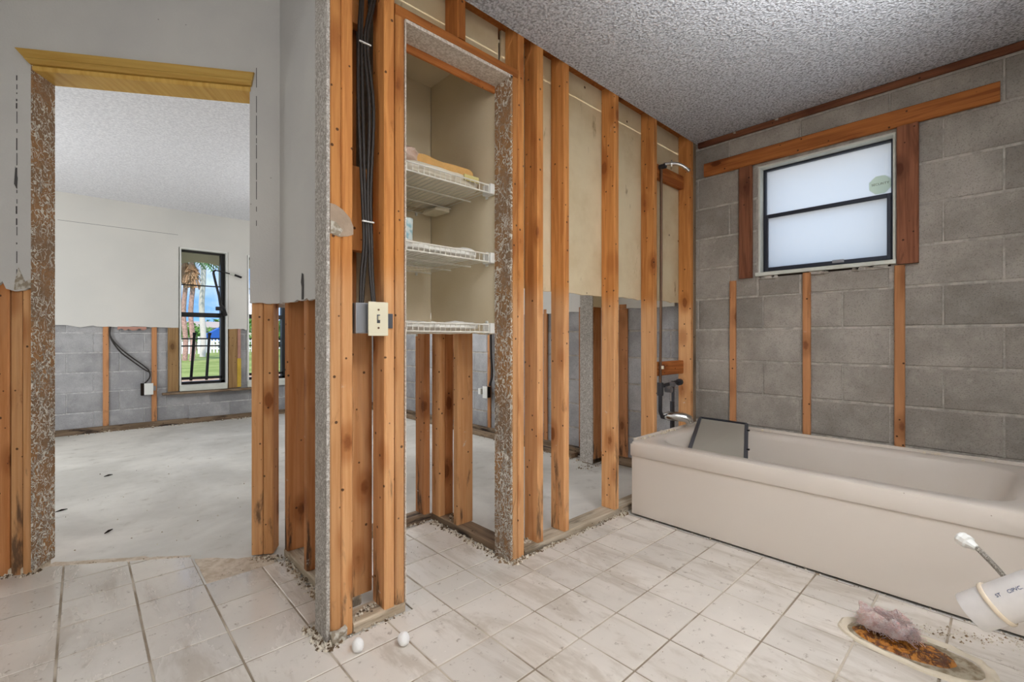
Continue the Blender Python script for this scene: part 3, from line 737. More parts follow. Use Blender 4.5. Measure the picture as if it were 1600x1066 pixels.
# door casing head: mitred moulded board and the jamb head under it
m = MB()
prof = [(.013, 0), (.024, .002), (.030, .012), (.030, .020), (.024, .026), (.028, .034), (.028, .058), (.020, .062), (.013, .062)]   # (proud, height)
zb = 2.058
a = [(*dpt(sL - .0 - .052 * (h / .062), o), zb + h) for o, h in prof]; b = [(*dpt(sR + .0 + .012 * (h / .062), o), zb + h) for o, h in prof]
n_ = len(prof); m.add(a + b, [tuple(range(n_)), tuple(range(2 * n_ - 1, n_ - 1, -1))] + [(i, (i + 1) % n_, (i + 1) % n_ + n_, i + n_) for i in range(n_)])
m.build('door_casing', W['casing'], wd)
timber('jamb_head', (*dpt(sL + .006, -.043), 2.047), (*dpt(sR - .004, -.043), 2.047), (0, 0, 1), .020, .125, W['board'] if 0 else W['casing'], wd)

# ------------------------------------------------------------------ return wall from the door wall to the front post (faces the entry)
wt = empty('wall_return', (.70, 1.9, 0), kind='structure')
vc = AD - BD * .655 - .0
out = [(1.548, 2.64), (1.548, 1.098)] + torn(1.56, 1.84, 1.105, 9, .006, 21) + torn(1.86, 2.19, 1.11, 9, .004, 22) + [(2.197, 1.112), (2.197, 2.64)]
sheet('drywall', (.643, 0), (0, 1), (-1, 0), out, .012, M_DRY, wt)
m = MB(); m.prism([(.6425, 1.895, 1.11), (.6425, 1.915, 1.11), (.6425, 1.913, 1.16), (.6425, 1.922, 1.18), (.6425, 1.912, 1.215), (.6425, 1.898, 1.21), (.6425, 1.893, 1.165)], (-.002, 0, 0)); m.build('torn_patch', M_MARK, wt)
for v0, mt in ((2.135, 'stud_deep'), (1.897, 'stud_deep')): stud_box('stud', .656, .745, v0, v0 + .038, .030, 2.40, W[mt], wt)
stud_box('stud', .662, .787, 1.600, 1.638, .028, 1.085, W['stud'], wt)
stud_box('stud', .662, .745, 1.640, 1.678, .030, 2.40, W['stud_deep'], wt)
stud_box('fire_block', .660, .788, 1.560, 1.598, 1.265, 1.56, W['stud'], wt)
stud_box('fire_block', .662, .752, 1.560, 1.598, 2.06, 2.25, W['stud'], wt)
timber('bottom_plate', (.70, 1.60, .010), (.70, 2.18, .010), (1, 0, 0), .088, .036, W['plate'], wt)

# ------------------------------------------------------------------ front stud wall, with the closet opening
VW, VB = 1.45, 1.539
wm = empty('wall_middle', (1.6, 1.5, 0), kind='structure')
TOP = 2.33
def fs(u0, u1, z0=.030, z1=TOP, mat='stud', v0=VW, v1=VB, name='stud', lean=0): return stud_box(name, u0, u1, v0, v1, z0, z1, W[mat], wm, lean)
fs(.571, .608, 0.0); fs(.609, .646, .0)
MB().box((.560, VW, .0), (.5705, VB + .006, 2.64)).build('jamb_face', M_GJAMB, wm)
fs(.757, .796, .028); fs(.799, .834, .028, 2.082)
MB().box((.8345, VW - .004, .028), (.838, VB + .02, 2.08)).build('jamb_edge', M_SOFF, wm)
fs(1.352, 1.387, 0.0, 2.082); fs(1.389, 1.426, 0.0)
MB().box((1.340, VW - .002, .0), (1.3515, VB + .012, 2.08)).build('jamb_face', M_JAMB, wm)
fs(1.510, 1.549); fs(1.693, 1.731); fs(2.108, 2.149, lean=0); fs(2.512, 2.552, .030); fs(2.985, 3.022, .030)
fs(1.427, 1.452, 1.16, 1.40, 'stud_deep', VW + .03, VB)
# header, its cripple studs, soffit and inner rail
hboard('header', (.798, VW + .019), (1.387, VW + .019), 2.083, 2.122, .038, W['stud_deep'], wm)
hboard('header', (.798, VB - .019), (1.387, VB - .019), 2.083, 2.122, .038, W['stud_deep'], wm)
fs(1.065, 1.105, 2.122, TOP, 'stud_deep'); fs(1.389, 1.426, 2.13, TOP, 'stud_deep') if False else None
fs(.72, .757, 2.123, TOP, 'stud_deep', VW + .001, VB) if False else None
MB().box((.838, VW - .002, 2.071), (1.3515, VB + .012, 2.083)).build('soffit', M_SOFF, wm)
MB().box((.838, VB + .012, 2.045), (1.345, VB + .024, 2.071)).build('soffit_rail', W['casing'], wm)
timber('door_stop', (.838, VB + .018, 2.058), (1.345, VB + .018, 2.058), (0, 0, 1), .030, .014, W['board'], wm)
# bottom plates
timber('bottom_plate', (.572, VW + .044, .012), (.834, VW + .044, .012), (0, 1, 0), .089, .038, W['plate'], wm) if False else None
timber('bottom_plate', (.648, VW + .044, .010), (.836, VW + .044, .010), (0, 1, 0), .089, .037, W['plate'], wm)
timber('bottom_plate', (1.428, VW + .044, .010), (3.03, VW + .044, .010), (0, 1, 0), .089, .037, W['plate'], wm)
# plasterboard of the rooms behind, seen from its back
def panel(a, b, zb, seed, mat=M_PAPER, v=VB + .001):
    out = [(a, TOP)] + torn(a, b, zb, max(4, int((b - a) / .05)), .005, seed) + [(b, TOP)]
    return sheet('drywall_back', (0, v), (1, 0), (0, -1), out, .013, mat, wm)
panel(1.37, 2.16, 1.190, 31); panel(2.162, 2.54, 1.195, 32); panel(2.542, 3.05, 1.20, 33)
out = [(.838, TOP), (.838, 2.122), (1.35, 2.122), (1.35, TOP)]
sheet('drywall_back', (0, VB + .001), (1, 0), (0, -1), out, .011, M_PAPER, wm)
# front side of the same panels, seen from the bedroom: same sheet
# noggings of the shower
timber('nogging', (2.553, VB - .02, 2.012), (2.984, VB - .02, 2.012), (0, 0, 1), .088, .036, W['board'], wm)
timber('nogging', (2.553, VB - .02, .765), (2.984, VB - .02, .765), (0, 0, 1), .088, .036, W['board'], wm)
# dried patch of compound on the front post
m = MB(); pts = []
pts = [(.571, 1.285), (.600, 1.278), (.628, 1.284), (.646, 1.292), (.646, 1.318), (.634, 1.345), (.612, 1.366), (.588, 1.378), (.571, 1.380)]
m.prism([(x, VW - .0004, z) for x, z in pts], (0, -.0016, 0)); m.build('compound_patch', plain('grey_brown_compound', (168, 148, 128), .9, .1, bump=.4, bscale=90, var=.1), wm)
m = MB(); m.prism([(.572, VW - .0022, 1.288), (.600, VW - .0022, 1.282), (.610, VW - .0022, 1.300), (.590, VW - .0022, 1.322), (.572, VW - .0022, 1.326)], (0, -.002, 0)); m.build('plaster_dab', M_GYP, wm)

# ------------------------------------------------------------------ closet walls
wc = empty('wall_closet', (1.1, 1.8, 0), kind='structure')
out = [(1.552, zc), (1.552, .975)] + torn(1.56, 2.075, .978, 10, .006, 41) + [(2.075, zc)]
sheet('drywall', (1.350, 0), (0, 1), (-1, 0), out, .013, M_CLOS, wc)
out = [(.86, zc)] + torn(.86, 1.348, .985, 10, .006, 42) + [(1.348, zc)]
sheet('drywall', (0, 2.075), (1, 0), (0, -1), out, .013, M_CLOS, wc)
out = [(1.552, zc), (1.552, .985), (2.075, .985), (2.075, zc)]
sheet('drywall', (.86, 0), (0, 1), (1, 0), out, .013, M_CLOS, wc)
MB().box((.84, 1.552, zc), (1.37, 2.10, zc + .013)).build('closet_ceiling', M_CLOS, wc)
stud_box('stud', 1.318, 1.356, 2.092, 2.180, .030, 2.40, W['stud_deep'], wc)
stud_box('stud', 1.365, 1.403, 2.02, 2.093, .028, 2.40, W['stud'], wc); stud_box('stud', 1.404, 1.454, 2.02, 2.058, .028, 2.40, W['stud_deep'], wc)
stud_box('stud', 1.366, 1.463, 1.862, 1.900, .028, 2.40, W['stud'], wc)
stud_box('stud', .90, .938, 2.092, 2.180, .030, 2.40, W['stud_deep'], wc)
timber('bottom_plate', (1.41, 1.542, .010), (1.41, 2.10, .010), (1, 0, 0), .089, .037, W['grey'], wc)
timber('bottom_plate', (.76, 2.135, .010), (1.36, 2.135, .010), (0, 1, 0), .089, .037, W['grey'], wc)
# bedroom side skin of the closet
sheet('drywall', (0, 2.182), (1, 0), (0, 1), [(.70, 2.41), (.70, 1.10), (1.47, 1.10), (1.47, 2.41)], .012, M_BDRY, wc)
sheet('drywall', (1.468, 0), (0, 1), (1, 0), [(1.56, 2.41), (1.56, 1.19), (2.18, 1.19), (2.18, 2.41)], .012, M_BDRY, wc)

# ------------------------------------------------------------------ bathtub
tub = empty('bathtub', (2.60, .65, 0), label='long almond built-in bathtub under the window along the block wall', cat='bathtub')
TU0, TU1, TV0, TV1, TZ = 2.196, 3.022, -.115, 1.410, .397
cu, cv = (TU0 + TU1) / 2, (TV0 + TV1) / 2; A, B = (TU1 - TU0) / 2, (TV1 - TV0) / 2
N = 96
def ringpts(a, b, e, z, du=0, dv=0):
    out = []
    for k in range(N):
        t = 2 * math.pi * (k + .5) / N; ct, st = math.cos(t), math.sin(t)
        out.append((cu + du + a * math.copysign(abs(ct) ** (2 / e), ct), cv + dv + b * math.copysign(abs(st) ** (2 / e), st), z))
    return out
rings = [ringpts(A, B, 60, TZ - .055), ringpts(A, B, 60, TZ - .012), ringpts(A - .003, B - .003, 50, TZ - .003), ringpts(A - .012, B - .012, 40, TZ),
         ringpts(A - .078, B - .085, 7, TZ - .001, 0, 0), ringpts(A - .090, B - .095, 6, TZ - .008), ringpts(A - .098, B - .105, 5.5, TZ - .03),
         ringpts(A - .115, B - .14, 5, TZ - .15, 0, .01), ringpts(A - .135, B - .19, 4.5, TZ - .26, 0, .03), ringpts(A - .165, B - .25, 4, TZ - .315, 0, .04), ringpts(A - .23, B - .33, 3.5, TZ - .33, 0, .04), ringpts(.02, .05, 2, TZ - .335, 0, .04)]
m = MB(); b0 = 0
for r_ in rings: m.v += r_
for i in range(len(rings) - 1):
    for k in range(N): m.f.append((i * N + k, i * N + (k + 1) % N, (i + 1) * N + (k + 1) % N, (i + 1) * N + k))
m.f.append(tuple((len(rings) - 1) * N + k for k in range(N)))
m.build('basin', M_TUB, tub, smooth=True)
m = MB(); m.prism([(TU0 - .000, TV0, .318), (TU0 - .000, TV0, TZ - .014), (TU0 + .012, TV0, TZ - .014), (TU0 + .012, TV0, .318)], (0, TV1 - TV0, 0)); m.build('rim_band', M_TUB, tub, bevel=.004, smooth=True)
MB().box((TU0 + .008, TV0 + .004, .002), (TU0 + .020, TV1 - .004, .330)).build('apron', M_TUB, tub, bevel=.003)
MB().box((TU0 + .020, TV0 + .004, .002), (TU1 - .02, TV0 + .014, .342)).build('end_panel', M_TUB, tub)
MB().box((TU0 + .020, TV1 - .014, .002), (TU1 - .02, TV1 - .004, .342)).build('end_panel', M_TUB, tub)
m = MB(); m.box((TU1 - .010, TV0, TZ - .004), (TU1, TV1, TZ + .014)); m.box((TU0 + .03, TV1 - .010, TZ - .004), (TU1 - .010, TV1, TZ + .012)); m.build('wall_flange', M_TUB, tub, bevel=.002)
# dried caulk and grit on the flange
m = MB(); rr = random.Random(2)
for i in range(60):
    if i < 40: x, y = rr.uniform(TU0 + .04, TU1), TV1 - rr.uniform(-.004, .03)
    else: x, y = TU1 - rr.uniform(0, .02), rr.uniform(TV0, TV1)
    s = rr.uniform(.002, .007); m.box((x - s, y - s, TZ), (x + s, y + s, TZ + s * 1.6))
tag(m.build('caulk_remains', M_CAULK, tub), kind='stuff')
o = MB().tube([(2.60, 1.285, .24), (2.60, 1.262, .236)], .035, 20).build('overflow_plate', M_CHROME, tub, smooth=True)

# --- insect screen lying in the tub
sc = empty('window_screen', (2.6, 1.15, .3), label='dark framed insect screen leaning inside the left end of the bathtub', cat='window screen')
P = [Vector((2.995, 1.405, .416)), Vector((2.985, 1.095, .418)), Vector((2.46, .900, .155)), Vector((2.46, 1.27, .17))]   # back-left, back-right, front-right, front-left
P = [Vector((2.985, 1.385, .436)), Vector((2.985, 1.095, .433)), Vector((2.44, .900, .305)), Vector((2.42, 1.190, .330))]
nn = (P[1] - P[0]).cross(P[3] - P[0]).normalized()
for i, nm in enumerate(('frame_bar',) * 4):
    a, b = P[i], P[(i + 1) % 4]; timber('frame_bar', a, b, nn.cross(b - a), .020, .009, M_BRONZE if i % 2 == 0 else M_DSTEEL, sc, ch=.001)
m = MB(); m.prism([p + nn * .001 for p in P], nn * .0006); m.build('mesh', M_MESH, sc)
for i in (0, 1): 
    q = P[1].lerp(P[2], .18 + .45 * i); MB().box((q.x - .01, q.y - .018, q.z), (q.x + .004, q.y - .006, q.z + .008)).build('clip', M_BLACK, sc)

# ------------------------------------------------------------------ shower plumbing on the stud wall
vp = VW + .038
sh = empty('shower_plumbing', (2.66, vp, .5), label='old shower riser, valve and tub spout exposed between two studs', cat='plumbing')
MB().tube([(2.655, vp, .66), (2.665, vp, 1.35), (2.668, vp, 2.03)], .0085, 10).build('riser', M_COPPER, sh, smooth=True)
MB().tube(rnd_path([(2.668, vp, 2.03), (2.668, vp - .02, 2.045), (2.70, vp - .05, 2.05), (2.735, vp - .085, 2.045), (2.765, vp - .115, 2.02), (2.775, vp - .13, 2.0)], 4), .0105, 12).build('shower_arm', M_CHROME, sh, smooth=True)
MB().tube([(2.712, vp - .040, 2.05), (2.716, vp - .046, 2.05)], .028, 16).build('flange', M_CHROME, sh, smooth=True)
MB().tube([(2.668, vp - .03, 2.035), (2.668, vp + .02, 2.035)], .016, 10).build('elbow', M_IRON, sh, smooth=True)
m = MB(); m.tube([(2.655, vp, .68), (2.655, vp, .60)], .020, 12); m.tube([(2.655, vp, .655), (2.86, vp - .01, .675)], .012, 10); m.tube([(2.655, vp, .61), (2.655, vp, .50), (2.68, vp, .462), (2.71, vp - .02, .455)], .012, 10)
m.tube([(2.835, vp + .01, .68), (2.835, vp + .01, .35)], .010, 10); m.tube([(2.80, vp, .55), (2.80, vp, .35)], .011, 10); m.build('pipework', M_IRON, sh, smooth=True)
MB().tube([(2.705, vp - .01, .635), (2.705, vp - .05, .635)], .019, 14).build('valve_stem', M_STEEL, sh, smooth=True); MB().tube([(2.76, vp - .01, .665), (2.76, vp - .04, .665)], .015, 14).build('valve_stem', M_STEEL, sh, smooth=True)
MB().tube([(2.85, vp - .02, .672), (2.875, vp - .02, .672)], .022, 8).build('valve_nut', M_IRON, sh, smooth=True)
MB().tube([(2.668, vp, .765), (2.668, vp, .785)], .016, 10).build('collar', M_IVORY, sh, smooth=True)
MB().tube([(2.70, vp - .01, .468), (2.70, vp - .03, .470), (2.72, vp - .07, .470), (2.745, vp - .115, .466), (2.757, vp - .135, .456), (2.762, vp - .142, .432)], [.020, .029, .029, .028, .028, .024], 18).build('tub_spout', M_CHROME, sh, smooth=True)

# ------------------------------------------------------------------ switch box with its cables
sw = empty('light_switch', (.717, VW, 1.02), label='ivory toggle light switch on an exposed metal box between two studs', cat='light switch')
MB().box((.650, VW - .012, .972), (.702, VW + .045, 1.072)).build('box', M_STEEL, sw, bevel=.002)
MB().box((.683, VW - .034, .964), (.753, VW - .028, 1.076)).build('plate', M_IVORY, sw, bevel=.002)
MB().box((.690, VW - .028, .975), (.745, VW - .010, 1.066)).build('yoke', M_STEEL, sw)
plate = [c for c in sw.children if c.name.startswith('plate')][0]
MB().box((.712, VW - .0345, 1.006), (.723, VW - .0338, 1.034)).build('slot', M_DSTEEL, plate)
MB().box((.7145, VW - .044, 1.016), (.722, VW - .034, 1.030)).build('toggle', M_IVORY, plate, bevel=.0015)
for z in (.990, 1.050): MB().tube([(.7175, VW - .034, z), (.7175, VW - .0355, z)], .0035, 10).build('screw', M_COPPER, plate)
tb = MB().box((.757, VW - .006, .990), (.785, VW - .001, 1.040)).build('bracket', M_DSTEEL, sw, bevel=.001)
labs = ['leftmost of four dark cables dropping to the switch box', 'second from left of four dark cables dropping to the switch box', 'third from left of four dark cables dropping to the switch box', 'rightmost of four dark cables dropping to the switch box']
tops = [(.693, 2.35), (.700, 2.35), (.735, 2.35), (.745, 2.35)]
for k in range(4):
    dx = k * .0105
    p = [(tops[k][0], VW + .055, 2.36), (tops[k][0] + .003, VW + .05, 2.15), (.685 + dx, VW + .045, 1.97), (.683 + dx * 1.5 + (-.006 if k < 2 else .002), VW + .03, 1.74), (.690 + dx, VW + .03, 1.45), (.692 + dx * .9, VW + .02, 1.28)]
    p += [(.683 + dx, VW + .02, 1.17), (.676 + dx * .6, VW + .012, 1.06)] if k < 2 else [(.697 + dx * .8, VW + .018, 1.17), (.700 + dx * .5, VW - .008, 1.072)]
    tag(MB().tube(rnd_path(p, 5), .0056, 8).build('electric_cable', M_CABLE, loc=(.69, VW + .05, 2.3), smooth=True), labs[k], 'cable', 'cables in the stud bay')
for z in (1.345, 1.955):
    tag(MB().box((.684, VW + .012 if z < 1.5 else VW + .035, z), (.726, VW + .018 if z < 1.5 else VW + .04, z + .004)).build('cable_tie', M_WHITE, loc=(.70, VW + .02, z)), 'thin white tie round the dark cables, ' + ('lower one' if z < 1.5 else 'upper one'), 'cable tie')

# ------------------------------------------------------------------ closet shelves
def make_shelf(z, lb):
    s = empty('wire_shelf', (1.1, 1.8, z), label=lb, cat='shelf', group='wire shelves in the closet')
    m = MB()
    for (v, zz, r) in ((1.566, z, .0033), (1.566, z + .034, .0033), (1.72, z - .003, .003), (1.88, z - .003, .003), (2.055, z, .0033)): m.tube([(.875, v, zz), (1.337, v, zz)], r, 6)
    m.build('rods', M_WIRE, s)
    m = MB(); k = 0; u = .885
    while u < 1.335: m.tube([(u, 1.566, z + .034), (u, 1.566, z + .003), (u, 2.058, z + .003)], .0017, 4, cap=False); u += .0254
    tag(m.build('wires', M_WIRE, s), kind='stuff')
    m = MB(); m.box((1.318, 1.552, z - .006), (1.348, 1.61, z + .040)); m.box((1.340, 1.602, z - .014), (1.348, 1.618, z + .052)); m.build('end_bracket', M_WHITE, s, bevel=.003)
    m = MB(); m.box((.862, 1.552, z - .006), (.892, 1.61, z + .040)); m.build('end_bracket', M_WHITE, s, bevel=.003)
    MB().box((.95, 2.058, z - .016), (.958, 2.070, z + .004)).build('wall_clip', M_WHITE, s); MB().box((1.25, 2.058, z - .016), (1.258, 2.070, z + .004)).build('wall_clip', M_WHITE, s)
make_shelf(1.600, 'top white wire closet shelf, loaded with folded linen')
make_shelf(1.295, 'middle white wire closet shelf with a pale blue cup')
make_shelf(.984, 'lowest white wire closet shelf with a lace liner')

def cloth(name, c, size, mat, amp, seed, label, cat, parent=None, n=14, grp=None, freq=9):
    """soft folded lump: rounded box with noisy folds"""
    bm = bmesh.new(); bmesh.ops.create_cube(bm, size=1); bmesh.ops.subdivide_edges(bm, edges=bm.edges[:], cuts=n, use_grid_fill=True)
    sx, sy, sz = size; off = Vector((seed * 3.7, seed * 1.3, seed))
    for v in bm.verts:
        p = v.co.copy(); q = Vector((p.x * 2, p.y * 2, p.z * 2))
        e = 6; L = (abs(q.x) ** e + abs(q.y) ** e + abs(q.z) ** e) ** (1 / e); q = q / max(L, .001) / 2
        wpos = Vector((q.x * sx, q.y * sy, q.z * sz)); nv = noise.noise(wpos * freq + off); nw = noise.noise(wpos * freq * 2.7 + off)
        k = amp * (nv + .5 * nw); up = max(0, q.z + .35)
        v.co = wpos + Vector((nv * amp * .5, nw * amp * .5, k * up))
    me = bpy.data.meshes.new(name); bm.to_mesh(me); bm.free(); me.shade_smooth()
    o = link(name, me, parent, mat, Vector(c))
    if parent is None: tag(o, label, cat, grp)
    return o
M_PEACH = plain('peach_terry', (226, 178, 112), .95, .05, bump=.6, bscale=300, var=.08)
M_BLUSH = plain('blush_terry', (222, 196, 178), .95, .05, bump=.6, bscale=300, var=.06)
M_SHEET = plain('clear_plastic_bag', (222, 212, 190), .35, .5, var=.06)
M_LACE = plain('white_lace', (232, 230, 222), .8, .2, bump=.5, bscale=120, var=.05)
cloth('linen_bag', (1.10, 1.80, 1.632), (.42, .44, .055), M_SHEET, .02, 3, 'plastic bag of pale linen on the top closet shelf', 'bag')
lbx = MB().box((1.185, 1.566, 1.628), (1.262, 1.572, 1.652)).build('label', plain('yellow_label', (206, 192, 128), .6, .3), bpy.data.objects['linen_bag'])
lbx2 = MB().box((.872, 1.566, 1.625), (.905, 1.572, 1.648)).build('label', plain('yellow_green_label', (206, 196, 110), .6, .3), bpy.data.objects['linen_bag'])
cloth('folded_towel', (1.135, 1.80, 1.685), (.37, .34, .055), M_PEACH, .022, 5, 'peach towel folded flat on the top closet shelf', 'towel')
cloth('towel', (.935, 1.74, 1.70), (.12, .26, .085), M_BLUSH, .05, 8, 'crumpled pinkish white towel beside the peach towel', 'towel', freq=16)
cloth('cloth_corner', (1.290, 1.94, 1.585), (.09, .13, .018), M_SHEET, .02, 11, 'pale linen bulging under the back of the top closet shelf', 'linen')
cloth('shelf_cloth', (1.08, 1.78, 1.322), (.42, .42, .035), M_LACE, .022, 13, 'white cloth spread over the middle closet shelf', 'cloth')
cloth('shelf_liner', (1.09, 1.79, 1.010), (.43, .44, .030), M_LACE, .016, 17, 'white lace liner on the lowest closet shelf', 'liner', freq=20)
n = NT('blue_mottled_glaze', .4, .5); n.col(n.mix(n.ramp(n.noise(n.obj, 40, 3), .4, .6), lin((150, 190, 196)), lin((214, 224, 220)))); M_CUP = n.m
prof = [(0, 0), (.026, 0), (.029, .01), (.030, .06), (.031, .095), (.028, .095), (.027, .06), (.026, .012), (0, .012)]
m = MB(); K = 20
for (r_, z_) in prof:
    for k in range(K): m.v.append((.945 + r_ * math.cos(2 * math.pi * k / K), 1.64 + r_ * math.sin(2 * math.pi * k / K), 1.337 + z_))
for i in range(len(prof) - 1):
    for k in range(K): m.f.append((i * K + k, i * K + (k + 1) % K, (i + 1) * K + (k + 1) % K, (i + 1) * K + k))
tag(m.build('cup', M_CUP, loc=(.945, 1.64, 1.337), smooth=True), 'pale blue mottled cup at the left end of the middle closet shelf', 'cup')

for k, (v, L) in enumerate(MORTAR_LUMPS):
    o = cloth('mortar_lump', (UB - .003, v, WZ0 - .014), (.022, L * 2, .022), M_MORT, .03, 50 + k, None, None, parent=win, n=8, freq=34)
    o.matrix_parent_inverse = wmat(win).inverted()
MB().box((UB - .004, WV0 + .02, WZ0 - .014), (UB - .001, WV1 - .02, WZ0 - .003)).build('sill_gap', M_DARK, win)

# ------------------------------------------------------------------ things on the bathroom floor
def lathe_axis(m, p0, axis, prof, K=40):
    p0 = Vector(p0); ax = Vector(axis).normalized(); x = ax.orthogonal().normalized(); y = ax.cross(x); b = len(m.v)
    for (t, r_) in prof:
        for k in range(K):
            a = 2 * math.pi * k / K; m.v.append(tuple(p0 + ax * t + (x * math.cos(a) + y * math.sin(a)) * r_))
    for i in range(len(prof) - 1):
        for k in range(K): m.f.append((b + i * K + k, b + i * K + (k + 1) % K, b + (i + 1) * K + (k + 1) % K, b + (i + 1) * K + k))
pp = empty('drain_pipe', (1.69, .066, .24), label='thick white plastic drain pipe end sticking in above the tiles at right', cat='pipe')
E0 = Vector((1.690, .066, .2435)); AX = Vector((.002, -.093, .084)); AX *= .51 / .093; LA = AX.length; AX.normalize()
m = MB(); lathe_axis(m, E0, AX, [(0.003, .040), (0, .042), (0, .0445), (.003, .046), (LA, .046)]); lathe_axis(m, E0, AX, [(.003, .040), (LA, .040)])
m.build('pipe', M_PVC, pp, smooth=True)
m = MB(); lathe_axis(m, E0, AX, [(.056, .046), (.056, .0495), (.058, .051), (.064, .051), (.066, .0495), (.066, .046)]); m.build('coupling_ring', M_PVC2, pp, smooth=True)
upv = (Vector((-FW[0], -FW[1], 1.3))); upv = (upv - AX * upv.dot(AX)).normalized()
def on_pipe(t, txt, size):
    nrm = upv; xx = AX; yy = nrm.cross(xx); mw = Matrix((xx, yy, nrm)).transposed().to_4x4(); mw.translation = E0 + AX * t + nrm * .0462
    text3d(txt, size, M_INK, pp, mw, 'printed_marking', .0003)
on_pipe(.088, 'ST', .011); on_pipe(.125, 'CIPVC.', .011); on_pipe(.170, 'U', .011)

hs = empty('supply_hose', (1.83, .07, .38), label='braided steel water hose with a white plastic nut curving up beside the pipe', cat='hose')
n = NT('braided_steel', .4, .6); n.b.inputs['Metallic'].default_value = .25
wv = n.voro(n.pos, 420); n.col(n.mix(n.ramp(wv, .2, .6), lin((206, 200, 190)), lin((140, 134, 124)))); n.bump(wv, .8, .002)
D0 = 1.3
def rayp(x, y, d):
    k = (x - 800) / 722.9; return Vector((d * (k * RT[0] + FW[0]), d * (k * RT[1] + FW[1]), .9533 - (y - 530) * d / 722.9))
hp = [(1.8272, .061, .3716), (1.8312, .0436, .3513), (1.8452, .0169, .3156), (1.8536, -.0046, .2823), (1.856, -.05, .225), (1.87, -.14, .19), (1.90, -.30, .20), (1.92, -.449, .22)]
MB().tube(rnd_path(hp, 6), .0068, 10).build('braided_hose', n.m, hs, smooth=True)
m = MB(); lathe_axis(m, (1.8560, .0960, .3815), Vector((1.8272, .061, .3700)) - Vector((1.8560, .0960, .3815)), [(.0, .0), (0, .008), (0, .017), (.006, .0195), (.012, .018), (.014, .0195), (.024, .019), (.027, .014), (.040, .010), (.046, .008), (.046, .004)], 10); m.build('nut', M_WHITE, hs)

# toilet footprint with rusty hole, stuffed with pink wool
fl_ = empty('toilet_footprint', (1.865, .20, 0), label='oval caulk ring of a removed toilet round a rusty brown drain patch', cat='floor stain')
CU, CV = 1.868, .205
def oval(a, b, k, K, z, jit=0):
    t = 2 * math.pi * k / K; e = 2.3; j = 1 + jit * noise.noise(Vector((math.cos(t) * 3, math.sin(t) * 3, a * 40)))
    wd_ = a * (1 - .10 * math.sin(t)); return (CU + wd_ * j * math.copysign(abs(math.cos(t)) ** (2 / e), math.cos(t)), CV + b * j * math.copysign(abs(math.sin(t)) ** (2 / e), math.sin(t)), z)
K = 64; m = MB()
rg = [(.106, .186, .0005, .06), (.103, .183, .007, .08), (.095, .174, .010, .08), (.087, .166, .006, .08), (.082, .160, .001, .06)]
for a, b, z, j in rg: m.v += [oval(a, b, k, K, z * (1 + .5 * noise.noise(Vector((k * .4, a * 9, 0)))), j) for k in range(K)]
for i in range(len(rg) - 1):
    for k in range(K): m.f.append((i * K + k, i * K + (k + 1) % K, (i + 1) * K + (k + 1) % K, (i + 1) * K + k))
m.build('caulk_ring', M_CAULK, fl_, smooth=True)
n = NT('rotten_wax_and_rust', .25, .5); f = n.noise(n.pos, 34, 5, .7, .8)
c = n.mix(n.ramp(f, .4, .55), lin((188, 122, 48)), lin((96, 54, 24))); c = n.mix(n.ramp(f, .58, .68), c, lin((206, 160, 96))); n.col(c); n.bump(f, 1, .01); M_RUST = n.m
n = NT('grey_putty', .8, .2); f = n.noise(n.pos, 30, 4, .6); n.col(n.mix(n.ramp(f, .4, .6), lin((176, 164, 142)), lin((136, 120, 96)))); n.bump(f, .7, .008); M_PUTTY = n.m
def disc(name, a, b, c0, z, amp, mat, seed):
    m = MB(); K = 48; RN = 8
    m.v.append((c0[0], c0[1], z + amp * .5))
    for i in range(1, RN + 1):
        for k in range(K):
            t = 2 * math.pi * k / K; q = i / RN * (1 + .07 * noise.noise(Vector((math.cos(t) * 2, math.sin(t) * 2, seed))))
            x, y = c0[0] + a * q * math.cos(t), c0[1] + b * q * math.sin(t)
            m.v.append((x, y, z + (amp * (noise.noise(Vector((x * 40, y * 40, seed))) + .6) if i < RN else -.001)))
    for k in range(K): m.f.append((0, 1 + k, 1 + (k + 1) % K))
    for i in range(RN - 1):
        for k in range(K): m.f.append((1 + i * K + k, 1 + (i + 1) * K + k, 1 + (i + 1) * K + (k + 1) % K, 1 + i * K + (k + 1) % K))
    return m.build(name, mat, fl_, smooth=True)
disc('putty_bed', .086, .163, (CU, CV), .0012, .002, M_PUTTY, 1)
disc('rusty_patch', .066, .125, (CU - .004, CV + .022), .004, .010, M_RUST, 4)
n = NT('pink_wool', .95, .05); f = n.noise(n.obj, 60, 5, .8); n.col(n.mix(n.ramp(f, .35, .65), lin((238, 196, 186)), lin((250, 232, 226)))); n.bump(f, 1, .02)
n.set(Subsurface_Weight=.15)
wl = cloth('insulation_tuft', (1.893, .275, .042), (.085, .125, .048), n.m, .028, 23, 'pink tuft of glass wool stuffed into the rusty drain patch', 'insulation', n=22, freq=26)
rr = random.Random(11)
m = MB()
for i in range(1500):
    t = rr.uniform(0, 6.28); q = rr.uniform(0, 1) ** .5; x = 1.885 + .052 * q * math.cos(t); y = .262 + .078 * q * math.sin(t); z0 = .028 + .05 * (1 - q * q) * rr.uniform(.5, 1)
    d1 = Vector((rr.uniform(-1, 1), rr.uniform(-1, 1), rr.uniform(-.4, .8))) * .016
    m.tube([(x, y, z0), (x + d1.x, y + d1.y, max(.008, z0 + d1.z)), (x + d1.x * 1.6 + rr.uniform(-.006, .006), y + d1.y * 1.6, max(.006, z0 + d1.z * .8))], .0006, 3, cap=False)
tag(m.build('fibres', n.m, wl), kind='stuff')

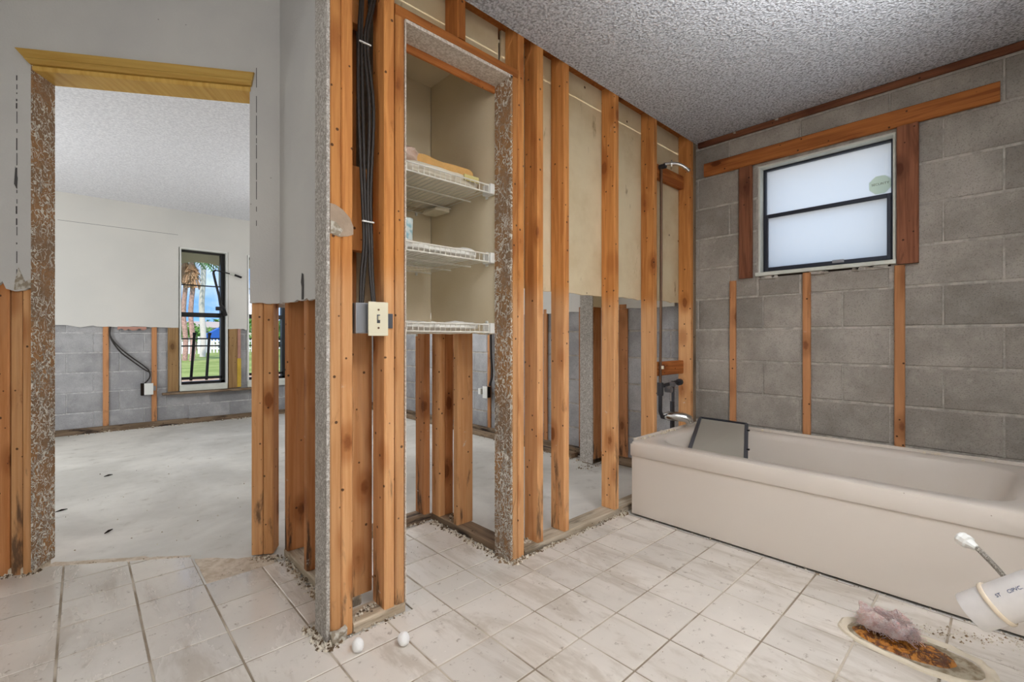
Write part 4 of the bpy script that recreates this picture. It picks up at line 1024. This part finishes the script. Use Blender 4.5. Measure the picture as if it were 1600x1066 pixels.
for (x, y, lb) in ((.618, 1.352, 'small white foam ball on the tile, nearer the corner post'), (.735, 1.283, 'small white foam ball on the tile, right one of the two')):
    bm = bmesh.new(); bmesh.ops.create_icosphere(bm, subdivisions=3, radius=.019)
    for v in bm.verts: v.co *= 1 + .10 * noise.noise(v.co * 60 + Vector((x * 9, 0, 0))); v.co.x *= .95; v.co.z *= 1.12
    me = bpy.data.meshes.new('foam_ball'); bm.to_mesh(me); bm.free(); me.shade_smooth()
    o = link('foam_ball', me, None, M_FOAM, Vector((x, y, .0205))); tag(o, lb, 'foam ball')
# plaster rubble swept along the plates: nobody could count it
m = MB(); rr = random.Random(8)
def grit(x0, y0, x1, y1, n_, spread, s0=.0015, s1=.007, z=0):
    for i in range(n_):
        t = rr.random(); x = x0 + (x1 - x0) * t + rr.gauss(0, spread); y = y0 + (y1 - y0) * t + rr.gauss(0, spread); s = rr.uniform(s0, s1) * rr.choice((.5, .7, 1))
        a = rr.uniform(0, 3); dx, dy = math.cos(a) * s, math.sin(a) * s
        m.add([(x + dx, y + dy, z), (x - dy, y + dx, z), (x - dx, y - dy, z), (x + dy * .8, y - dx, z), (x + dx * .2, y, z + s * 1.1), (x - dx * .4, y + dy * .3, z + s)], [(0, 1, 4), (1, 2, 5), (2, 3, 5), (3, 0, 4), (1, 5, 4), (3, 4, 5)])
grit(.57, 1.44, .84, 1.435, 90, .006); grit(.55, 1.45, .555, 1.56, 150, .012, s1=.012); grit(.575, 1.43, .555, 1.44, 60, .012, s1=.014); grit(.64, 1.6, .645, 2.12, 320, .012, s1=.010)
grit(.64, 2.16, .56, 2.24, 140, .016, s1=.010, z=-.006); grit(1.33, 1.46, 1.34, 2.05, 420, .010, s1=.011); grit(1.33, 1.44, 1.42, 1.435, 150, .010, s1=.011)
grit(1.43, 1.436, 2.19, 1.436, 420, .006, s1=.009); grit(2.12, 1.43, 2.19, 1.42, 60, .008, s1=.014); grit(.87, 2.07, 1.34, 2.075, 140, .008, s1=.009)
grit(-.35, 2.80, -.13, 2.70, 170, .012, s1=.012); grit(-.1, 2.75, .36, 2.46, 110, .01, s1=.005, z=-.008); grit(.38, 2.16, .58, 2.17, 90, .012, s1=.006, z=-.008)
grit(1.95, .28, 2.17, -.05, 200, .02, s1=.007); grit(2.188, -.1, 2.188, 1.3, 120, .004, s1=.005)
grit(.3, .9, 2.1, .3, 160, .35, s1=.004); grit(1.1, 1.6, 1.1, 1.9, 30, .1, s1=.005); grit(-.1, 4.0, 1.2, 2.6, 120, .5, s1=.006, z=-.008)
grit(-1.5, 6.34, 2.9, 6.34, 300, .02, s1=.02, z=-.008); grit(2.85, 2.3, 2.98, 5.5, 260, .02, s1=.014, z=-.008); grit(2.7, 2.15, 2.9, 2.15, 70, .04, s1=.012, z=-.008)
grit(.66, VW + .03, .75, VW + .06, 60, .008, s1=.008, z=.029); grit(1.46, VW + .05, 1.50, VW + .05, 60, .01, s1=.009, z=.029); grit(1.40, 1.95, 1.42, 1.99, 40, .01, s1=.009, z=.029)
n = NT('rubble', .95, .05); f = n.noise(n.pos, 70, 3, .6); g = n.noise(n.pos, 5, 3)
n.col(n.mix(n.ramp(f, .42, .56), n.mix(n.ramp(g, .35, .6), lin((150, 126, 98)), lin((96, 78, 60))), lin((214, 204, 186))))
tag(m.build('plaster_rubble', n.m, floor), kind='stuff')
# white lump of compound at the foot of the post
m = cloth('compound_lump', (.594, 1.440, .019), (.05, .02, .038), M_GYP, .012, 31, 'white lump of plaster at the foot of the front corner post', 'plaster', n=6, freq=40)
for (x, y, rz, L, lb) in ((.10, 3.05, .9, .05, 'short dark splinter on the bedroom concrete near the doorway'), (-.08, 3.6, .3, .05, 'thin brown splinter on the bedroom concrete by the left jamb'), (.14, 4.3, .4, .05, 'dark splinter farther back on the bedroom concrete')):
    m = MB(); c_, s_ = math.cos(rz), math.sin(rz); m.tube([(x - c_ * L / 2, y - s_ * L / 2, -.003), (x, y, -.0005), (x + c_ * L / 2, y + s_ * L / 2, -.002)], [.002, .006, .002], 6)
    tag(m.build('splinter', M_DARK, loc=(x, y, -.008)), lb, 'splinter')

# ------------------------------------------------------------------ outdoors
n = NT('lawn', .9, .1); f = n.noise(n.pos, .5, 5, .6); g = n.noise(n.pos, 9, 4, .8)
c = n.mix(n.ramp(f, .35, .65), lin((124, 138, 70)), lin((160, 166, 100))); c = n.mix(n.math('MULTIPLY', n.ramp(g, .45, .7), .5), c, lin((92, 120, 44))); n.col(c); n.bump(g, .6, .05)
tag(MB().box((-60, 6.63, -.5), (90, 130, -.16)).build('lawn', n.m), kind='structure')
tag(MB().box((3.28, -60, -.5), (90, 6.62, -.17)).build('bounce_yard', plain('pale_bounce_ground', (214, 212, 212), .9, .1, bump=.5, bscale=30)), kind='structure')  # unseen ground, made pale to bounce white light onto the bathroom window
n = NT('mulch', .95, .05); f = n.noise(n.pos, 7, 5, .8); n.col(n.mix(n.ramp(f, .4, .6), lin((168, 132, 104)), lin((206, 178, 150)))); n.bump(f, 1, .05)
tag(MB().box((-20, 8.5, -.17), (30, 15.6, -.145)).build('mulch_bed', n.m), kind='structure')
M_FENCE = plain('white_fence_paint', (240, 240, 238), .5, .4)
fe = empty('picket_fence', (8, 42, -.15), label='white picket fence beyond the lawn seen through the bedroom window', cat='fence')
for z in (.15, .75): MB().box((6.5, 42.03, z), (18, 42.08, z + .09)).build('rail', M_FENCE, fe)
for k in range(6): MB().box((6.5 + k * 2.3, 41.98, -.16), (6.62 + k * 2.3, 42.1, 1.15)).build('post', M_FENCE, fe)
m = MB(); x = 6.6
while x < 18: m.box((x, 42.0, -.1), (x + .11, 42.03, 1.0)); x += .22
tag(m.build('pickets', M_FENCE, fe), kind='stuff')
fw_ = empty('privacy_fence', (2, 42, -.15), label='solid white fence left of the pickets beyond the lawn', cat='fence')
for k in range(9): MB().box((-8 + k * 1.6, 42.0, -.16), (-6.44 + k * 1.6, 42.06, .75)).build('panel', M_FENCE, fw_)
m = MB(); x = -8
while x < 6.4: m.box((x, 42.0, .75), (x + .06, 42.04, .98)); x += .24
m.box((-8, 42.0, .98), (6.4, 42.05, 1.05)); m.build('lattice', M_FENCE, fw_)
M_TRUNK = plain('palm_trunk', (186, 148, 134), .9, .1, bump=1, bscale=12, var=.3)
M_ROYAL = plain('royal_palm_trunk', (214, 204, 192), .8, .2, var=.06)
M_FROND = plain('palm_frond', (84, 122, 66), .6, .3, var=.2)
M_DEAD = plain('dead_frond', (196, 150, 112), .9, .1, var=.15)
def frond(m, base, az, el, L, droop, wd_=.5):
    b = Vector(base); pts = []
    for i in range(7):
        t = i / 6; r_ = L * t * math.cos(el); pts.append(b + Vector((math.cos(az) * r_, math.sin(az) * r_, L * t * math.sin(el) - droop * t * t * L)))
    m.tube(pts, .03, 4, cap=False)
    for i in range(1, 7):
        for s in (-1, 1):
            for q in (0, .5):
                p = pts[i - 1].lerp(pts[i], q) if i else pts[i]; sd = Vector((-math.sin(az), math.cos(az), 0)) * s; d = (pts[i] - pts[i - 1]).normalized()
                tip = p + (sd * .8 + d * .8 + Vector((0, 0, -.35))) * wd_ * (1 - abs(i / 6 - .45)); m.add([p, p + d * .10, tip], [(0, 1, 2)])
def palm(x, y, h, r, mt, nf, lb, skirt, L=1.6):
    t = empty('palm_tree', (x, y, -.16), label=lb, cat='palm tree', group='palms beyond the lawn')
    pts = [(x + .05 * math.sin(i), y, -.16 + (h + .16) * i / 10) for i in range(11)]
    MB().tube(pts, [r * (1.15 - .15 * i / 10 + .04 * (i % 2)) for i in range(11)], 10).build('trunk', mt, t, smooth=True)
    for k in range(nf):
        m = MB(); frond(m, (x, y, h), k * 2.4, .9 - .9 * (k / nf), L, .35 + .3 * (k / nf)); m.build('frond', M_FROND, t)
    if skirt:
        m = MB(); rr = random.Random(int(x * 10))
        for k in range(150):
            a = rr.uniform(0, 6.28); rr2 = rr.uniform(.12, .42); z1 = h - rr.uniform(.5, 1.5)
            p = Vector((x, y, h - rr.uniform(0, .3))); q = Vector((x + rr2 * math.cos(a), y + rr2 * math.sin(a), z1)); s = Vector((-math.sin(a), math.cos(a), 0)) * .05
            m.add([p, q - s, q + s], [(0, 1, 2)])
        tag(m.build('dead_fronds', M_DEAD, t), kind='stuff')
def at(x, d): 
    k = (x - 800) / 722.9; return d * (k * RT[0] + FW[0]), d * (k * RT[1] + FW[1])
a = at(288.5, 24); palm(a[0], a[1], 5.2, .105, M_TRUNK, 12, 'shaggy palm at the left of the view through the bedroom window', True)
a = at(299.8, 23.5); palm(a[0], a[1], 5.0, .105, M_TRUNK, 12, 'shaggy palm between the left palm and the smooth pale palm', True)
a = at(316.5, 29); palm(a[0], a[1], 6.6, .15, M_ROYAL, 9, 'smooth pale palm trunk in the middle of the bedroom window view', False, 2.6)
a = at(418, 26); palm(a[0], a[1], 5.8, .16, M_TRUNK, 11, 'palm in line with the second bedroom window', True)
M_LEAF = plain('hedge_leaves', (104, 140, 66), .8, .2, bump=1, bscale=4, var=.35); M_LEAF2 = plain('dark_leaves', (70, 104, 54), .8, .2, bump=1, bscale=4, var=.35)
def tree(x, y, r, h, mt, lb):
    t = empty('tree', (x, y, -.16), label=lb, cat='tree', group='trees behind the fence')
    MB().tube([(x, y, -.16), (x, y, h)], .15, 8).build('trunk', M_TRUNK, t)
    rr = random.Random(int(x * 7 + y)); m = MB()
    for k in range(420):
        v = Vector((rr.gauss(0, 1), rr.gauss(0, 1), rr.gauss(0, 1))).normalized() * r * rr.uniform(.55, 1); v.z *= .75; p = Vector((x, y, h)) + v
        s = r * .17; q = [Vector((rr.uniform(-s, s), rr.uniform(-s, s), rr.uniform(-s, s))) for _ in range(3)]; m.add([p + q[0], p + q[1], p + q[2]], [(0, 1, 2)])
    tag(m.build('foliage', mt, t), kind='stuff')
for (x, d, r, h, mt, lb) in ((283, 58, 1.7, 1.3, M_LEAF2, 'dark bushy tree behind the solid white fence'), (305, 46, 1.5, 1.5, M_LEAF, 'green tree just left of the smooth pale palm'), (334, 62, 2.3, 1.9, M_LEAF, 'light green tree behind the blue canopy'), (352, 54, 1.5, 1.4, M_LEAF2, 'dark green tree right of the blue canopy'), (405, 48, 2.4, 1.8, M_LEAF, 'left one of two trees in line with the second bedroom window'), (436, 57, 2.4, 1.7, M_LEAF2, 'right one of two trees in line with the second bedroom window')):
    a = at(x, d); tree(a[0], a[1], r, h, mt, lb)
a = at(342, 44); bc = empty('canopy', (a[0], a[1], -.16), label='blue canopy behind the white picket fence', cat='canopy')
m = MB(); x, y = a; m.prism([(x - 1.0, y, .75), (x + .95, y, .75), (x + .95, y, 1.75), (x + .1, y, 2.05), (x - .6, y, 1.6), (x - 1.0, y, 1.4)], (0, 1.4, 0)); m.build('cover', plain('blue_tarp', (44, 92, 170), .6, .3), bc)
for s in (-.9, .85): MB().tube([(x + s, y + .1, -.16), (x + s, y + .1, .8)], .04, 6).build('pole', M_FENCE, bc)
a = at(300, 52); hs_ = empty('house', (a[0], a[1], -.16), label='low white house partly hidden behind the trees', cat='house')
x, y = a; MB().box((x - 6, y + 2, -.16), (x + 7, y + 8, 2.3)).build('wall', plain('house_wall', (232, 224, 208), .8, .2), hs_)
MB().prism([(x - 6.4, y + 1.6, 2.3), (x + 7.4, y + 1.6, 2.3), (x + 6, y + 5, 3.1), (x - 5, y + 5, 3.1)], (0, .1, .02)).build('roof', plain('house_roof', (176, 160, 148), .9, .1), hs_)
for k in range(3): MB().box((x - 4 + k * 3.6, y + 1.97, .8), (x - 2.8 + k * 3.6, y + 2.0, 1.8)).build('window', M_BRONZE, hs_)
